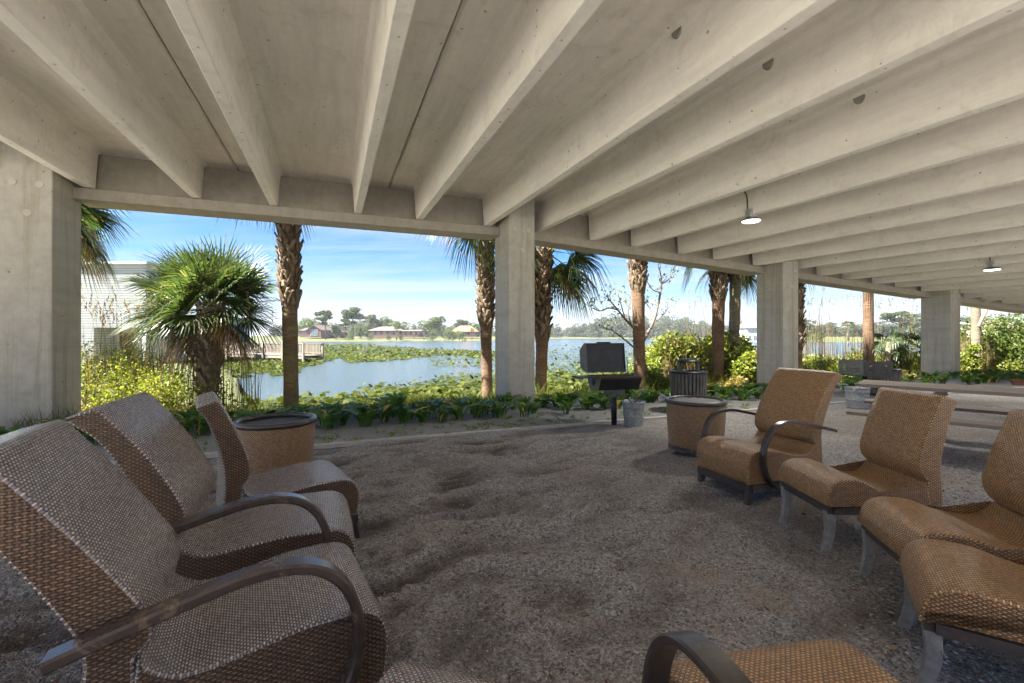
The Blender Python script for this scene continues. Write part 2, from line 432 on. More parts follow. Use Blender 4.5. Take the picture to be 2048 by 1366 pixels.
M['pale_ground'] = simple('pale_bounce_ground', (0.50, 0.47, 0.42), 0.95, 0, 1.5, 0.15)
def water_mat():
    m, nt, b = new_mat('lake_water')
    tc = N(nt, 'TexCoord').outputs['Object']
    mp = N(nt, 'Mapping'); mp.inputs['Scale'].default_value = (1.0, 2.2, 1); L(nt, tc, mp.inputs[0])
    n1 = tex_noise(nt, mp.outputs[0], 1.6, 6, 0.65, 0.3)
    n2 = tex_noise(nt, mp.outputs[0], 0.25, 4, 0.6)
    b.inputs['Base Color'].default_value = (0.045, 0.065, 0.075, 1)
    b.inputs['Roughness'].default_value = 0.12
    b.inputs['IOR'].default_value = 1.33
    bump(nt, b, MA(nt, 'ADD', n1, n2), 0.55, 0.12)
    return m
M['water'] = water_mat()

# ------------------------------------------------------------------ object helpers
def link(o, parent=None):
    col.objects.link(o)
    if parent is not None: o.parent = parent
    return o
def tag(o, label=None, cat=None, group=None, kind=None):
    if label: o['label'] = label
    if cat: o['category'] = cat
    if group: o['group'] = group
    if kind: o['kind'] = kind
    return o
def empty(name, loc=(0, 0, 0), rz=0.0, label=None, cat=None, group=None):
    o = bpy.data.objects.new(name, None)
    o.empty_display_size = 0.2
    o.location = loc; o.rotation_euler = (0, 0, rz)
    link(o)
    return tag(o, label, cat, group)
class MB:
    def __init__(s): s.v = []; s.f = []; s.uv = None
    def add(s, vs_, fs):
        n = len(s.v); s.v += [tuple(v) for v in vs_]; s.f += [tuple(i + n for i in f) for f in fs]
    def box(s, x0, x1, y0, y1, z0, z1, M4=None):
        vs_ = [(x, y, z) for z in (z0, z1) for y in (y0, y1) for x in (x0, x1)]
        if M4 is not None: vs_ = [M4 @ Vector(v) for v in vs_]
        s.add(vs_, [(0, 2, 3, 1), (4, 5, 7, 6), (0, 1, 5, 4), (2, 6, 7, 3), (0, 4, 6, 2), (1, 3, 7, 5)])
    def hexa(s, v8):   # v8: bottom 4 (ccw) then top 4
        s.add(v8, [(3, 2, 1, 0), (4, 5, 6, 7), (0, 1, 5, 4), (1, 2, 6, 5), (2, 3, 7, 6), (3, 0, 4, 7)])
    def beam(s, a, b, w, h, up=(0, 0, 1)):
        a, b = Vector(a), Vector(b); d = (b - a).normalized(); up = Vector(up)
        x = d.cross(up)
        if x.length < 1e-4: x = d.cross(Vector((1, 0, 0)))
        x.normalize(); u = x.cross(d)
        vs_ = [p + x * sx * w / 2 + u * sy * h / 2 for p in (a, b) for sx, sy in ((-1, -1), (1, -1), (1, 1), (-1, 1))]
        s.add(vs_, [(3, 2, 1, 0), (4, 5, 6, 7), (0, 1, 5, 4), (1, 2, 6, 5), (2, 3, 7, 6), (3, 0, 4, 7)])
    def tube(s, pts, rad, n=8, caps=True):
        pts = [Vector(p) for p in pts]
        if isinstance(rad, (int, float)): rad = [rad] * len(pts)
        rings = []
        d0 = (pts[1] - pts[0]).normalized()
        ref = Vector((1, 0, 0)) if abs(d0.x) < 0.8 else Vector((0, 1, 0))
        for i, p in enumerate(pts):
            d = (pts[min(i + 1, len(pts) - 1)] - pts[max(i - 1, 0)]).normalized()
            x = d.cross(ref).normalized(); y = d.cross(x)
            rings.append([p + (x * math.cos(2 * math.pi * k / n) + y * math.sin(2 * math.pi * k / n)) * rad[i] for k in range(n)])
        base = len(s.v)
        for r in rings: s.v += [tuple(q) for q in r]
        for i in range(len(pts) - 1):
            for k in range(n):
                k2 = (k + 1) % n
                s.f.append((base + i * n + k, base + i * n + k2, base + (i + 1) * n + k2, base + (i + 1) * n + k))
        if caps:
            s.f.append(tuple(base + k for k in range(n))[::-1])
            s.f.append(tuple(base + (len(pts) - 1) * n + k for k in range(n)))
    def lathe(s, prof, n=32, c=(0, 0), sx=1.0, sy=1.0):   # prof [(r,z)]
        base = len(s.v)
        for r, z in prof:
            for k in range(n):
                a = 2 * math.pi * k / n
                s.v.append((c[0] + r * math.cos(a) * sx, c[1] + r * math.sin(a) * sy, z))
        for i in range(len(prof) - 1):
            for k in range(n):
                k2 = (k + 1) % n
                s.f.append((base + i * n + k, base + i * n + k2, base + (i + 1) * n + k2, base + (i + 1) * n + k))
    def build(s, name, mat, parent=None, smooth=False, loc=None):
        me = bpy.data.meshes.new(name)
        me.from_pydata(s.v, [], s.f); me.materials.append(mat)
        if smooth:
            for p in me.polygons: p.use_smooth = True
        me.update()
        o = bpy.data.objects.new(name, me)
        if loc: o.location = loc
        return link(o, parent)
def bevel(o, w=0.01, seg=2):
    b = o.modifiers.new('bevel', 'BEVEL'); b.width = w; b.segments = seg; b.limit_method = 'ANGLE'; b.angle_limit = R(40)
    return o
def np_mesh(name, V, F, mat, parent=None):
    """V (n,3) float, F (m,k) int with constant k"""
    me = bpy.data.meshes.new(name)
    V = np.asarray(V, dtype=np.float32); F = np.asarray(F, dtype=np.int32)
    me.vertices.add(len(V)); me.vertices.foreach_set('co', V.ravel())
    m, k = F.shape
    me.loops.add(m * k); me.loops.foreach_set('vertex_index', F.ravel())
    me.polygons.add(m)
    me.polygons.foreach_set('loop_start', np.arange(0, m * k, k, dtype=np.int32))
    me.polygons.foreach_set('loop_total', np.full(m, k, dtype=np.int32))
    me.update(calc_edges=True); me.validate()
    me.materials.append(mat)
    return link(bpy.data.objects.new(name, me), parent)
def copy_tree(o, parent=None):
    c = o.copy(); col.objects.link(c)
    if parent is not None: c.parent = parent
    for ch in list(o.children): copy_tree(ch, c)
    return c

# ================================================================== THE SETTING
WATER_Z = -0.60
def shore(px):
    """distance (metres in front of the eye) of the near and the far shore along a bearing"""
    near = np.interp(px, [-400, 380, 440, 500, 900, 1150, 1300, 1420, 1560, 1700, 1850, 2000, 2300],
                     [95, 90, 36, 13.0, 12.2, 13.5, 18, 24, 30, 40, 60, 90, 100])
    far = np.interp(px, [-400, 200, 420, 600, 760, 960, 1060, 1100, 1300, 1480, 1600, 1690, 1850, 2000, 2300],
                    [100, 110, 150, 160, 162, 185, 230, 330, 350, 300, 150, 146, 130, 120, 110])
    return near, far
def ground_z(x, y):
    s, t = to_st(x, y)
    if t < 8.3: return -0.35
    if y < 2.0 or abs(x) > 1.6 * y + 30: return -0.05
    px = CX + FPX * x / y
    near, far = shore(px)
    z_land = -0.05 - 0.45 * min(1.0, max(0.0, (t - 8.0) / 3.0))
    if y <= near:
        k = min(1.0, max(0.0, (near - y) / 1.6)); return (-0.85) * (1 - k) + z_land * k
    if y >= far:
        k = min(1.0, (y - far) / 4.0); return -0.85 * (1 - k) + (-0.25 + min(1.0, (y - far) / 60.0) * 1.3) * k
    return -0.95 - min(1.0, (y - near) * 0.2) * 0.8
angs = list(np.linspace(-56, 56, 150)) + list(np.linspace(56, 304, 50))[1:-1]
radii = [0.0] + list(np.linspace(4, 20, 34)) + list(20 * np.exp(np.linspace(0.04, math.log(2500 / 20), 130)))
gv, gf = [(0, 0, -0.05)], []
for r_ in radii[1:]:
    for a in angs:
        x, y = r_ * math.sin(R(a)), r_ * math.cos(R(a))
        gv.append((x, y, ground_z(x, y)))
na = len(angs)
for k in range(na): gf.append((0, 1 + (k + 1) % na, 1 + k))
for i in range(len(radii) - 2):
    for k in range(na):
        k2 = (k + 1) % na
        gf.append((1 + i * na + k, 1 + i * na + k2, 1 + (i + 1) * na + k2, 1 + (i + 1) * na + k))
g = MB(); g.v = gv; g.f = gf
tag(g.build('ground', M['ground'], smooth=True), kind='structure')
w = MB(); w.add([(-1500, 8, WATER_Z), (1500, 8, WATER_Z), (1500, 460, WATER_Z), (-1500, 460, WATER_Z)], [(0, 1, 2, 3)])
# the lake sheet is clipped to its own side of the deck so that it never lies under the gravel
w = MB()
pts = []
for px in range(330, 2351, 20): n_, f_ = shore(px); pts.append((px, n_ - 1.0, f_ + 3.0))
for px, n_, f_ in pts:
    w.v.append(((px - CX) / FPX * n_, n_, WATER_Z)); w.v.append(((px - CX) / FPX * f_, f_, WATER_Z))
for i in range(len(pts) - 1): w.f.append((2 * i, 2 * i + 2, 2 * i + 3, 2 * i + 1))
tag(w.build('lake', M['water']), kind='structure')

# gravel bed: one displaced sheet, fine where the eye is near
def gz(x, y):
    n = noise.noise
    a = 0.5 + 0.5 * n(Vector((x * 0.6 + 3, y * 0.6, 1.7)))
    wx = x + 0.15 * n(Vector((x * 1.7, y * 1.7, 9.0))); wy = y + 0.15 * n(Vector((x * 1.7, y * 1.7, 12.0)))
    u_, v_ = wx * 0.86 + wy * 0.5, -wx * 0.5 + wy * 0.86
    m_ = max(0.15, min(1.0, 0.75 - 0.28 * (x - 0.2)))                              # more scuffed towards the left-hand seats
    h = 0.035 * n(Vector((x * 1.3, y * 1.3, 0.3)))
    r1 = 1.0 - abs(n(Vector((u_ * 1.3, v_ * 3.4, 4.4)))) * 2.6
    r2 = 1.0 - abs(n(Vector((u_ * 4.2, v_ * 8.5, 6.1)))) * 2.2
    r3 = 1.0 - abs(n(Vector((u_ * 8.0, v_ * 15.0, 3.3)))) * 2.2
    h += (0.016 + 0.055 * a) * m_ * r1 + (0.016 + 0.028 * a) * m_ * r2 + 0.010 * m_ * r3 - 0.04 * m_
    h += 0.010 * n(Vector((x * 12.0, y * 13.0, 2.0)))
    h += 0.004 * n(Vector((x * 30.0, y * 33.0, 7.0)))
    gz.scuff = max(0.0, min(1.0, 0.45 - 0.42 * r1 - 0.22 * r2)) * m_  # dark brown sand colour painted into the troughs, standing in for relief shading
    return h
CURB_T = 6.04
def grid_sheet(name, x0, x1, y0, y1, nx, ny, hf, mat):
    xs = np.linspace(x0, x1, nx); ys = np.linspace(y0, y1, ny)
    V = np.zeros((ny, nx, 3), dtype=np.float32)
    for j, t in enumerate(ys):
        for i, s in enumerate(xs):
            X, Y = fac_xy(s, t); V[j, i] = (X, Y, hf(X, Y, s, t))
    idx = np.arange(nx * ny).reshape(ny, nx)
    F = np.stack([idx[:-1, :-1], idx[:-1, 1:], idx[1:, 1:], idx[1:, :-1]], -1).reshape(-1, 4)
    o = np_mesh(name, V.reshape(-1, 3), F, mat)
    o.data.polygons.foreach_set('use_smooth', np.ones(len(o.data.polygons), dtype=bool))
    return o
ss = np.concatenate([np.linspace(-10, -3.2, 16)[:-1], np.linspace(-3.2, 6.4, 620), np.linspace(6.4, 12, 130)[1:], np.linspace(12, 40, 30)[1:]])
tt = np.concatenate([np.linspace(-2.3, 0.2, 30)[:-1], np.linspace(0.2, CURB_T - 0.03, 400)])
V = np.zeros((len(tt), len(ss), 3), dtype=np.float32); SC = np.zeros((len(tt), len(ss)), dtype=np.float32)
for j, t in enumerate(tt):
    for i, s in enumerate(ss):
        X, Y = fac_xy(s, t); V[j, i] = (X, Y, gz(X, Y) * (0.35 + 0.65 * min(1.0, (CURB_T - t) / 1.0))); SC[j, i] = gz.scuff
idx = np.arange(len(ss) * len(tt)).reshape(len(tt), len(ss))
F = np.stack([idx[:-1, :-1], idx[:-1, 1:], idx[1:, 1:], idx[1:, :-1]], -1).reshape(-1, 4)
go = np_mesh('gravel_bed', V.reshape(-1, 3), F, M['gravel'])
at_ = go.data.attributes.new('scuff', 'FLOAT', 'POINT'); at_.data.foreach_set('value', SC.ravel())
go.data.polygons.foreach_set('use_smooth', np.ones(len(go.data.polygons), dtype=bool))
tag(go, kind='structure')
po = grid_sheet('path', -14, 40, CURB_T + 0.05, 8.5, 260, 30,
                lambda X, Y, s, t: 0.012 + 0.010 * noise.noise(Vector((X * 3, Y * 3, 1))), M['path'])
tag(po, kind='structure')
M['straw'] = simple('dry_straw_litter', (0.30, 0.23, 0.15), 0.95, 0, 5, 0.45, 0.8)
so_ = grid_sheet('bank', -9.5, 40, 8.45, 11.2, 200, 24, lambda X, Y, s, t: ground_z(X, Y) + 0.03 + 0.03 * noise.noise(Vector((X * 2, Y * 2, 4))), M['straw'])
tag(so_, kind='structure')
cb = MB()
sc_ = np.linspace(-14, 40, 90)
for a, b in zip(sc_[:-1], sc_[1:]):
    q = [(*fac_xy(a, CURB_T - 0.035), -0.06), (*fac_xy(b, CURB_T - 0.035), -0.06), (*fac_xy(b, CURB_T + 0.055), -0.06), (*fac_xy(a, CURB_T + 0.055), -0.06)]
    z = 0.028 + 0.006 * noise.noise(Vector((a, 0, 0)))
    cb.hexa(q + [(x, y, z) for x, y, _ in q])
tag(cb.build('kerb', M['curb']), kind='structure')
bk = MB()
for q in ([fac_xy(-60, -2.3), fac_xy(60, -2.3), fac_xy(60, -60), fac_xy(-60, -60)], [fac_xy(-60, 6.0), fac_xy(-10, 6.0), fac_xy(-10, -2.3), fac_xy(-60, -2.3)]):
    bk.add([(x, y, -0.02) for x, y in q], [(3, 2, 1, 0)])
tag(bk.build('bounce_ground', M['pale_ground']), kind='structure')  # unseen pale ground, added to bounce sunlight up to the ceiling

# loose stones lying on the gravel near the eye, one stuff object
def pebbles():
    n = 26000
    u = rs.rand(n)
    yy = 1.15 + 4.3 * u ** 1.5
    xx = (rs.rand(n) * 2.5 - 1.22) * (yy + 0.35)
    rad = 0.0030 + 0.0046 * rs.rand(n) ** 1.6
    rad *= np.where((xx > 0.75 * yy) , 1.45, 1.0)
    zz = np.array([gz(a, b) for a, b in zip(xx, yy)])
    dirs = np.array([(1, 0, 0), (-1, 0, 0), (0, 1, 0), (0, -1, 0), (0, 0, 1), (0, 0, -1)], dtype=float)
    rot = rs.rand(n) * 6.28
    sc3 = np.stack([0.8 + 0.6 * rs.rand(n), 0.7 + 0.5 * rs.rand(n), 0.45 + 0.45 * rs.rand(n)], 1)
    P = dirs[None] * (sc3 * rad[:, None])[:, None, :] * (0.8 + 0.4 * rs.rand(n, 6, 1))
    c, s = np.cos(rot)[:, None], np.sin(rot)[:, None]
    X = P[..., 0] * c - P[..., 1] * s; Y = P[..., 0] * s + P[..., 1] * c
    V = np.stack([X + xx[:, None], Y + yy[:, None], P[..., 2] + (zz + rad * 0.35)[:, None]], -1).reshape(-1, 3)
    fb = np.array([(0, 2, 4), (2, 1, 4), (1, 3, 4), (3, 0, 4), (2, 0, 5), (1, 2, 5), (3, 1, 5), (0, 3, 5)])
    F = (fb[None] + (np.arange(n) * 6)[:, None, None]).reshape(-1, 3)
    return np_mesh('pebbles', V, F, M['pebble'])
def pebble_mat():
    m, nt, b = new_mat('pebble')
    g_ = N(nt, 'NewGeometry')
    L(nt, ramp(nt, g_.outputs['Random Per Island'], [(0, (0.08, 0.07, 0.062)), (0.4, (0.24, 0.22, 0.20)), (0.8, (0.42, 0.40, 0.38)), (0.93, (0.60, 0.58, 0.56)), (1, (0.25, 0.13, 0.09))]), b.inputs['Base Color'])
    b.inputs['Roughness'].default_value = 0.8
    return m
M['pebble'] = pebble_mat()
tag(pebbles(), 'loose grey and reddish pebbles strewn over the gravel bed', 'gravel', kind='stuff')

# ------------------------------------------------------------------ parking deck
def hb(s, t):    # underside of the tee stems, metres above ground
    z = 3.67 - 0.0145 * (8.97 - t)
    if s > 3.61: z -= 0.0545 * (min(s, 26) - 3.61)
    return z
SLAB = 0.60
T0, T1 = -2.2, 9.08  # back edge cut short behind the eye to let in more light
deck = empty('parking_deck', (0, 0, 0), 0, 'pale concrete parking deck on square columns, ribbed ceiling sloping down to the right', 'parking deck')
def P3(s, t, z): x, y = fac_xy(s, t); return (x, y, z)
TW = 2.58
stem_spots = []
for j in range(-3, 12):
    a = -1.55 + TW * j; b = a + TW
    fl = MB()
    g_ = 0.007
    ts = [T0, 2.0, 9.19]
    # flange with small chamfers along the joints
    ring = lambda t: [P3(a + g_, t, hb(a, t) + SLAB + 0.03), P3(a + g_ + 0.02, t, hb(a, t) + SLAB), P3(b - g_ - 0.02, t, hb(b, t) + SLAB), P3(b - g_, t, hb(b, t) + SLAB + 0.03),
                      P3(b - g_, t, hb(b, t) + SLAB + 0.15), P3(a + g_, t, hb(a, t) + SLAB + 0.15)]
    rr = [ring(t) for t in ts]
    for k in range(2):
        base = len(fl.v); fl.v += rr[k] + rr[k + 1]
        for i in range(6):
            i2 = (i + 1) % 6; fl.f.append((base + i, base + i2, base + 6 + i2, base + 6 + i))
    fl.add(rr[0], [(0, 1, 2, 3, 4, 5)]); fl.add(rr[2], [(5, 4, 3, 2, 1, 0)])
    tee = fl.build('double_tee', M['slab'], deck)
    for off in (0.58, 2.00):
        s0 = a + off
        st = MB()
        prof = [(-0.058, 0.0), (0.058, 0.0), (0.064, 0.006), (0.098, 0.515), (0.108, 0.555), (0.150, 0.604), (-0.150, 0.604), (-0.108, 0.555), (-0.098, 0.515), (-0.064, 0.006)]
        nt_ = 10
        tl = np.linspace(T0 + 0.02, T1, nt_)
        base = len(st.v)
        for t in tl:
            for dx, dz in prof: st.v.append(P3(s0 + dx, t, (hb(s0, t) if dz < 0.5 else hb(s0 + dx, t)) + dz))
        n = len(prof)
        for k in range(nt_ - 1):
            for i in range(n):
                i2 = (i + 1) % n; st.f.append((base + k * n + i, base + k * n + i2, base + (k + 1) * n + i2, base + (k + 1) * n + i))
        st.f.append(tuple(base + i for i in range(n))[::-1]); st.f.append(tuple(base + (nt_ - 1) * n + i for i in range(n)))
        so = st.build('stem', M['tee'], tee)
        bevel(so, 0.006, 2)
        stem_spots.append(s0)
        # small round form-tie marks along the underside and a dark half-round atop some stems, its colour standing for drain-pocket shade
        mk = MB()
        for k in range(14):
            t = 8.6 - 0.62 * k - 0.1 * ((k * 7) % 3)
            if t < 1.0: break
            x, y = fac_xy(s0 + 0.01 * ((k % 3) - 1), t)
            z = hb(s0, t)
            pr = [(x + 0.011 * math.cos(q_), y + 0.011 * math.sin(q_)) for q_ in np.linspace(0, 2 * math.pi, 9)[:-1]]
            mk.add([(u_, v_, z - 0.0025) for u_, v_ in pr] + [(u_, v_, z + 0.01) for u_, v_ in pr],
                   [tuple(range(8))[::-1]] + [(i, (i + 1) % 8, 8 + (i + 1) % 8, 8 + i) for i in range(8)])
        mk.build('tie_marks', M['plug'], tee)['kind'] = 'stuff'
        if -2 < s0 < 9 and abs(s0 - 3.03) < 3.9 and s0 > 2.9:
            dp = MB(); t0 = 3.28; zt = hb(s0, t0) + 0.60
            for side in (-1,):
                pp = []
                for q_ in np.linspace(0, math.pi, 9):
                    pp.append((t0 + 0.062 * math.cos(q_), zt - 0.055 - 0.085 * math.sin(q_)))
                ins = [P3(s0 - 0.118, a_, b_ + 0.03) for a_, b_ in pp]
                outp = [P3(s0 - 0.040, a_, b_ + 0.03) for a_, b_ in pp]
                dp.add(ins + outp, [tuple(range(9))[::-1], tuple(range(9, 18))] + [(i, i + 1, i + 10, i + 9) for i in range(8)] + [(8, 0, 9, 17)])
            dp.build('drain_pocket', M['pocket_shade'], tee)
# topping over the joints, so that no daylight comes through
tp = MB()
for j in range(-3, 12):
    a = -1.55 + TW * j; b = a + TW
    tp.hexa([P3(a, T0, hb(a, T0) + SLAB + 0.153), P3(b, T0, hb(b, T0) + SLAB + 0.153), P3(b, 9.19, hb(b, 9.19) + SLAB + 0.153), P3(a, 9.19, hb(a, 9.19) + SLAB + 0.153),
             P3(a, T0, hb(a, T0) + SLAB + 0.25), P3(b, T0, hb(b, T0) + SLAB + 0.25), P3(b, 9.19, hb(b, 9.19) + SLAB + 0.25), P3(a, 9.19, hb(a, 9.19) + SLAB + 0.25)])
tp.build('topping', M['slab'], deck)
COLS = [-4.02, 3.57, 11.35, 19.09, 26.83, 34.5]
for ci, c in enumerate(COLS):
    cm = MB()
    h_ = hb(c, 8.45) + SLAB - 0.004
    lo, hi = c - 0.29, c + 0.29
    q = [P3(lo, 8.45, -0.3), P3(hi, 8.45, -0.3), P3(hi, 9.26, -0.3), P3(lo, 9.26, -0.3)]
    top = [(x, y, hb(s_, 8.9) + SLAB - 0.01) for (x, y, _), s_ in zip(q, (lo, hi, hi, lo))]
    cm.hexa(q + top)
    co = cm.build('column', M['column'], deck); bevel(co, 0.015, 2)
    for ds, dz in ((-0.14, 0.14), (0.15, 0.15), (0.02, 0.56)):
        pm = MB()
        zc_ = hb(c, 8.45) - dz
        ringp = [(c + ds + 0.048 * math.cos(q_), zc_ + 0.048 * math.sin(q_)) for q_ in np.linspace(0, 2 * math.pi, 21)[:-1]]
        f0 = [P3(a_, 8.442, b_) for a_, b_ in ringp]; f1 = [P3(a_, 8.46, b_) for a_, b_ in ringp]
        pm.add(f0 + f1, [tuple(range(20))] + [(i, 20 + i, 20 + (i + 1) % 20, (i + 1) % 20) for i in range(20)])
        pm.build('bolt_plug', M['plug'], co)
for c0, c1 in zip(COLS[:-1], COLS[1:]):
    lo, hi = c0 + 0.294, c1 - 0.294
    bm_ = MB()
    n = 6
    sl = np.linspace(lo, hi, n + 1)
    prof = [(8.97, -0.19), (8.97, -0.012), (9.20, -0.012), (9.20, 1.9), (9.50, 1.9), (9.50, -0.19)]
    for s_ in sl:
        for t_, dz in prof: bm_.v.append(P3(s_, t_, hb(s_, 8.97) + dz))
    for k in range(n):
        for i in range(6):
            i2 = (i + 1) % 6; bm_.f.append((k * 6 + i, (k + 1) * 6 + i, (k + 1) * 6 + i2, k * 6 + i2))
    bm_.f.append(tuple(range(6))); bm_.f.append(tuple(n * 6 + i for i in range(6))[::-1])
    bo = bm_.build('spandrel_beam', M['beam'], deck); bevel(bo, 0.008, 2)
# the row of columns on the far side, behind the eye
for c in COLS[:-1]:
    cm = MB()
    q = [P3(c - 0.29, -2.0, -0.3), P3(c + 0.29, -2.0, -0.3), P3(c + 0.29, -1.4, -0.3), P3(c - 0.29, -1.4, -0.3)]
    top = [(x, y, hb(c + 0.29, -1.6) - 0.01) for (x, y, _) in q]
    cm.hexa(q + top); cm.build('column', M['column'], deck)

# ceiling lamps
def lamp(s0, t0, label):
    z0 = hb(s0, t0)
    x, y = fac_xy(s0 - 0.05, t0)
    e = empty('ceiling_lamp', (x, y, z0 + 0.06), math.atan2(SY, SX), label, 'ceiling lamp', 'lamps under the ceiling ribs')
    m = MB(); m.box(-0.055, 0.055, -0.03, 0.08, -0.10, 0.035); bevel(m.build('junction_box', M['galv'], e), 0.006)
    m = MB(); m.tube([(0, 0.085, 0.03), (0, 0.09, 0.12), (0, 0.095, 0.22), (0.02, 0.10, 0.30), (0.05, 0.10, 0.34)], 0.013, 8); m.build('conduit', M['conduit'], e, True)
    m = MB(); m.lathe([(0.0, -0.095), (0.05, -0.096), (0.10, -0.11), (0.155, -0.145), (0.172, -0.152), (0.172, -0.166), (0.160, -0.170), (0.150, -0.160), (0.0, -0.158)], 8)
    m.v = [(a_ * 1.0, b_ * 1.0, c_) for a_, b_, c_ in m.v]
    hs = m.build('housing', M['lamp_metal'], e)
    m = MB(); m.lathe([(0.148, -0.163), (0.135, -0.178), (0.09, -0.186), (0.0, -0.188)], 16); m.build('lens', M['lens'], e, True)
    ld = bpy.data.lights.new('lamp_light', 'AREA'); ld.shape = 'DISK'; ld.size = 0.26; ld.energy = 16; ld.color = (1.0, 0.95, 0.86)
    lo_ = bpy.data.objects.new('lamp_light', ld); link(lo_, e); lo_.location = (0, 0, -0.20)
lamp(6.77, 5.73, 'round grey lamp shining under the ceiling rib, the nearer and larger of the two')
lamp(14.51, 5.73, 'small round lamp shining far back under the ribs at right, the more distant one')

# ================================================================== CHAIRS
def smooth_pts(pts, n=6):
    """Catmull-Rom through 2D/3D points"""
    P = [np.array(p, float) for p in pts]; out = []
    P = [2 * P[0] - P[1]] + P + [2 * P[-1] - P[-2]]
    for i in range(1, len(P) - 2):
        for k in range(n):
            t = k / n
            out.append(0.5 * ((2 * P[i]) + (-P[i - 1] + P[i + 1]) * t + (2 * P[i - 1] - 5 * P[i] + 4 * P[i + 1] - P[i + 2]) * t * t + (-P[i - 1] + 3 * P[i] - 3 * P[i + 1] + P[i + 2]) * t ** 3))
    out.append(P[-2]); return out
def extrude_profile(name, prof, w0, w1, mat, mat_side, parent, xs_range, edge=0.011):
    """closed side profile (x,z), counter-clockwise, swept over the width with rounded rims; w as a function of x"""
    P = np.array(prof, float); n = len(P)
    nx = np.roll(P, -1, 0) - np.roll(P, 1, 0)
    nrm = np.stack([nx[:, 1], -nx[:, 0]], 1); nrm /= np.linalg.norm(nrm, axis=1)[:, None] + 1e-9
    area = 0.5 * np.sum(P[:, 0] * np.roll(P[:, 1], -1) - np.roll(P[:, 0], -1) * P[:, 1])
    if area < 0: nrm = -nrm
    arc = np.concatenate([[0], np.cumsum(np.linalg.norm(np.diff(P, axis=0), axis=1))])
    seg_close = np.linalg.norm(P[0] - P[-1])
    x0, x1 = xs_range
    def width(x): return w0 + (w1 - w0) * np.clip((x - x0) / (x1 - x0), 0, 1)
    e = edge
    st = [(-1, 0, e), (-1, e * 0.3, e * 0.3), (-1, e, 0), (-1, e * 6, -0.002), (0, 0, -0.004), (1, e * 6, -0.002), (1, e, 0), (1, e * 0.3, e * 0.3), (1, 0, e)]
    V, UV = [], []
    for sd, inn, off in st:
        for i in range(n):
            p = P[i] - nrm[i] * off
            y = sd * (width(P[i][0]) / 2 - inn)
            V.append((p[0], y, p[1])); UV.append((y, arc[i]))
    F, FU, MI = [], [], []
    ns = len(st)
    for k in range(ns - 1):
        for i in range(n):
            i2 = (i + 1) % n
            F.append((k * n + i, k * n + i2, (k + 1) * n + i2, (k + 1) * n + i))
            v2 = arc[i2] if i2 else arc[-1] + seg_close
            y0_, y1_ = V[k * n + i][1], V[(k + 1) * n + i][1]
            FU.append([(y0_, arc[i]), (y0_, v2), (y1_, v2), (y1_, arc[i])]); MI.append(0)
    F.append(tuple(range(n))[::-1]); FU.append([(V[i][0], V[i][2]) for i in range(n)][::-1]); MI.append(1)
    b0 = (ns - 1) * n
    F.append(tuple(b0 + i for i in range(n))); FU.append([(V[b0 + i][0], V[b0 + i][2]) for i in range(n)]); MI.append(1)
    me = bpy.data.meshes.new(name); me.from_pydata(V, [], F)
    me.materials.append(mat); me.materials.append(mat_side)
    ul = me.uv_layers.new(name='UVMap')
    k = 0
    for fi, p in enumerate(me.polygons):
        p.material_index = MI[fi]; p.use_smooth = MI[fi] == 0
        for q_ in FU[fi]: ul.data[k].uv = q_; k += 1
    me.update()
    if area < 0: me.flip_normals()
    return link(bpy.data.objects.new(name, me), parent)
def flat_bar(name, path, w, th, y, mat, parent):
    """bent flat bar following a path in the x-z plane at a given side offset"""
    pts = smooth_pts(path, 7); m = MB(); n = len(pts)
    ch = 0.22
    cs = [(-w / 2, -th / 2 + th * ch), (-w / 2 + th * ch, -th / 2), (w / 2 - th * ch, -th / 2), (w / 2, -th / 2 + th * ch), (w / 2, th / 2 - th * ch), (w / 2 - th * ch, th / 2), (-w / 2 + th * ch, th / 2), (-w / 2, th / 2 - th * ch)]
    c = len(cs)
    for i in range(n):
        d = pts[min(i + 1, n - 1)] - pts[max(i - 1, 0)]; d = d / np.linalg.norm(d)
        nn = np.array([-d[1], d[0]])
        yy = y if not callable(y) else y(pts[i][0])
        for a, b in cs: q = pts[i] + nn * b; m.v.append((q[0], yy + a, q[1]))
    for i in range(n - 1):
        for k in range(c):
            k2 = (k + 1) % c; m.f.append((i * c + k, i * c + k2, (i + 1) * c + k2, (i + 1) * c + k))
    m.f.append(tuple(range(c))[::-1]); m.f.append(tuple((n - 1) * c + k for k in range(c)))
    return m.build(name, mat, parent)
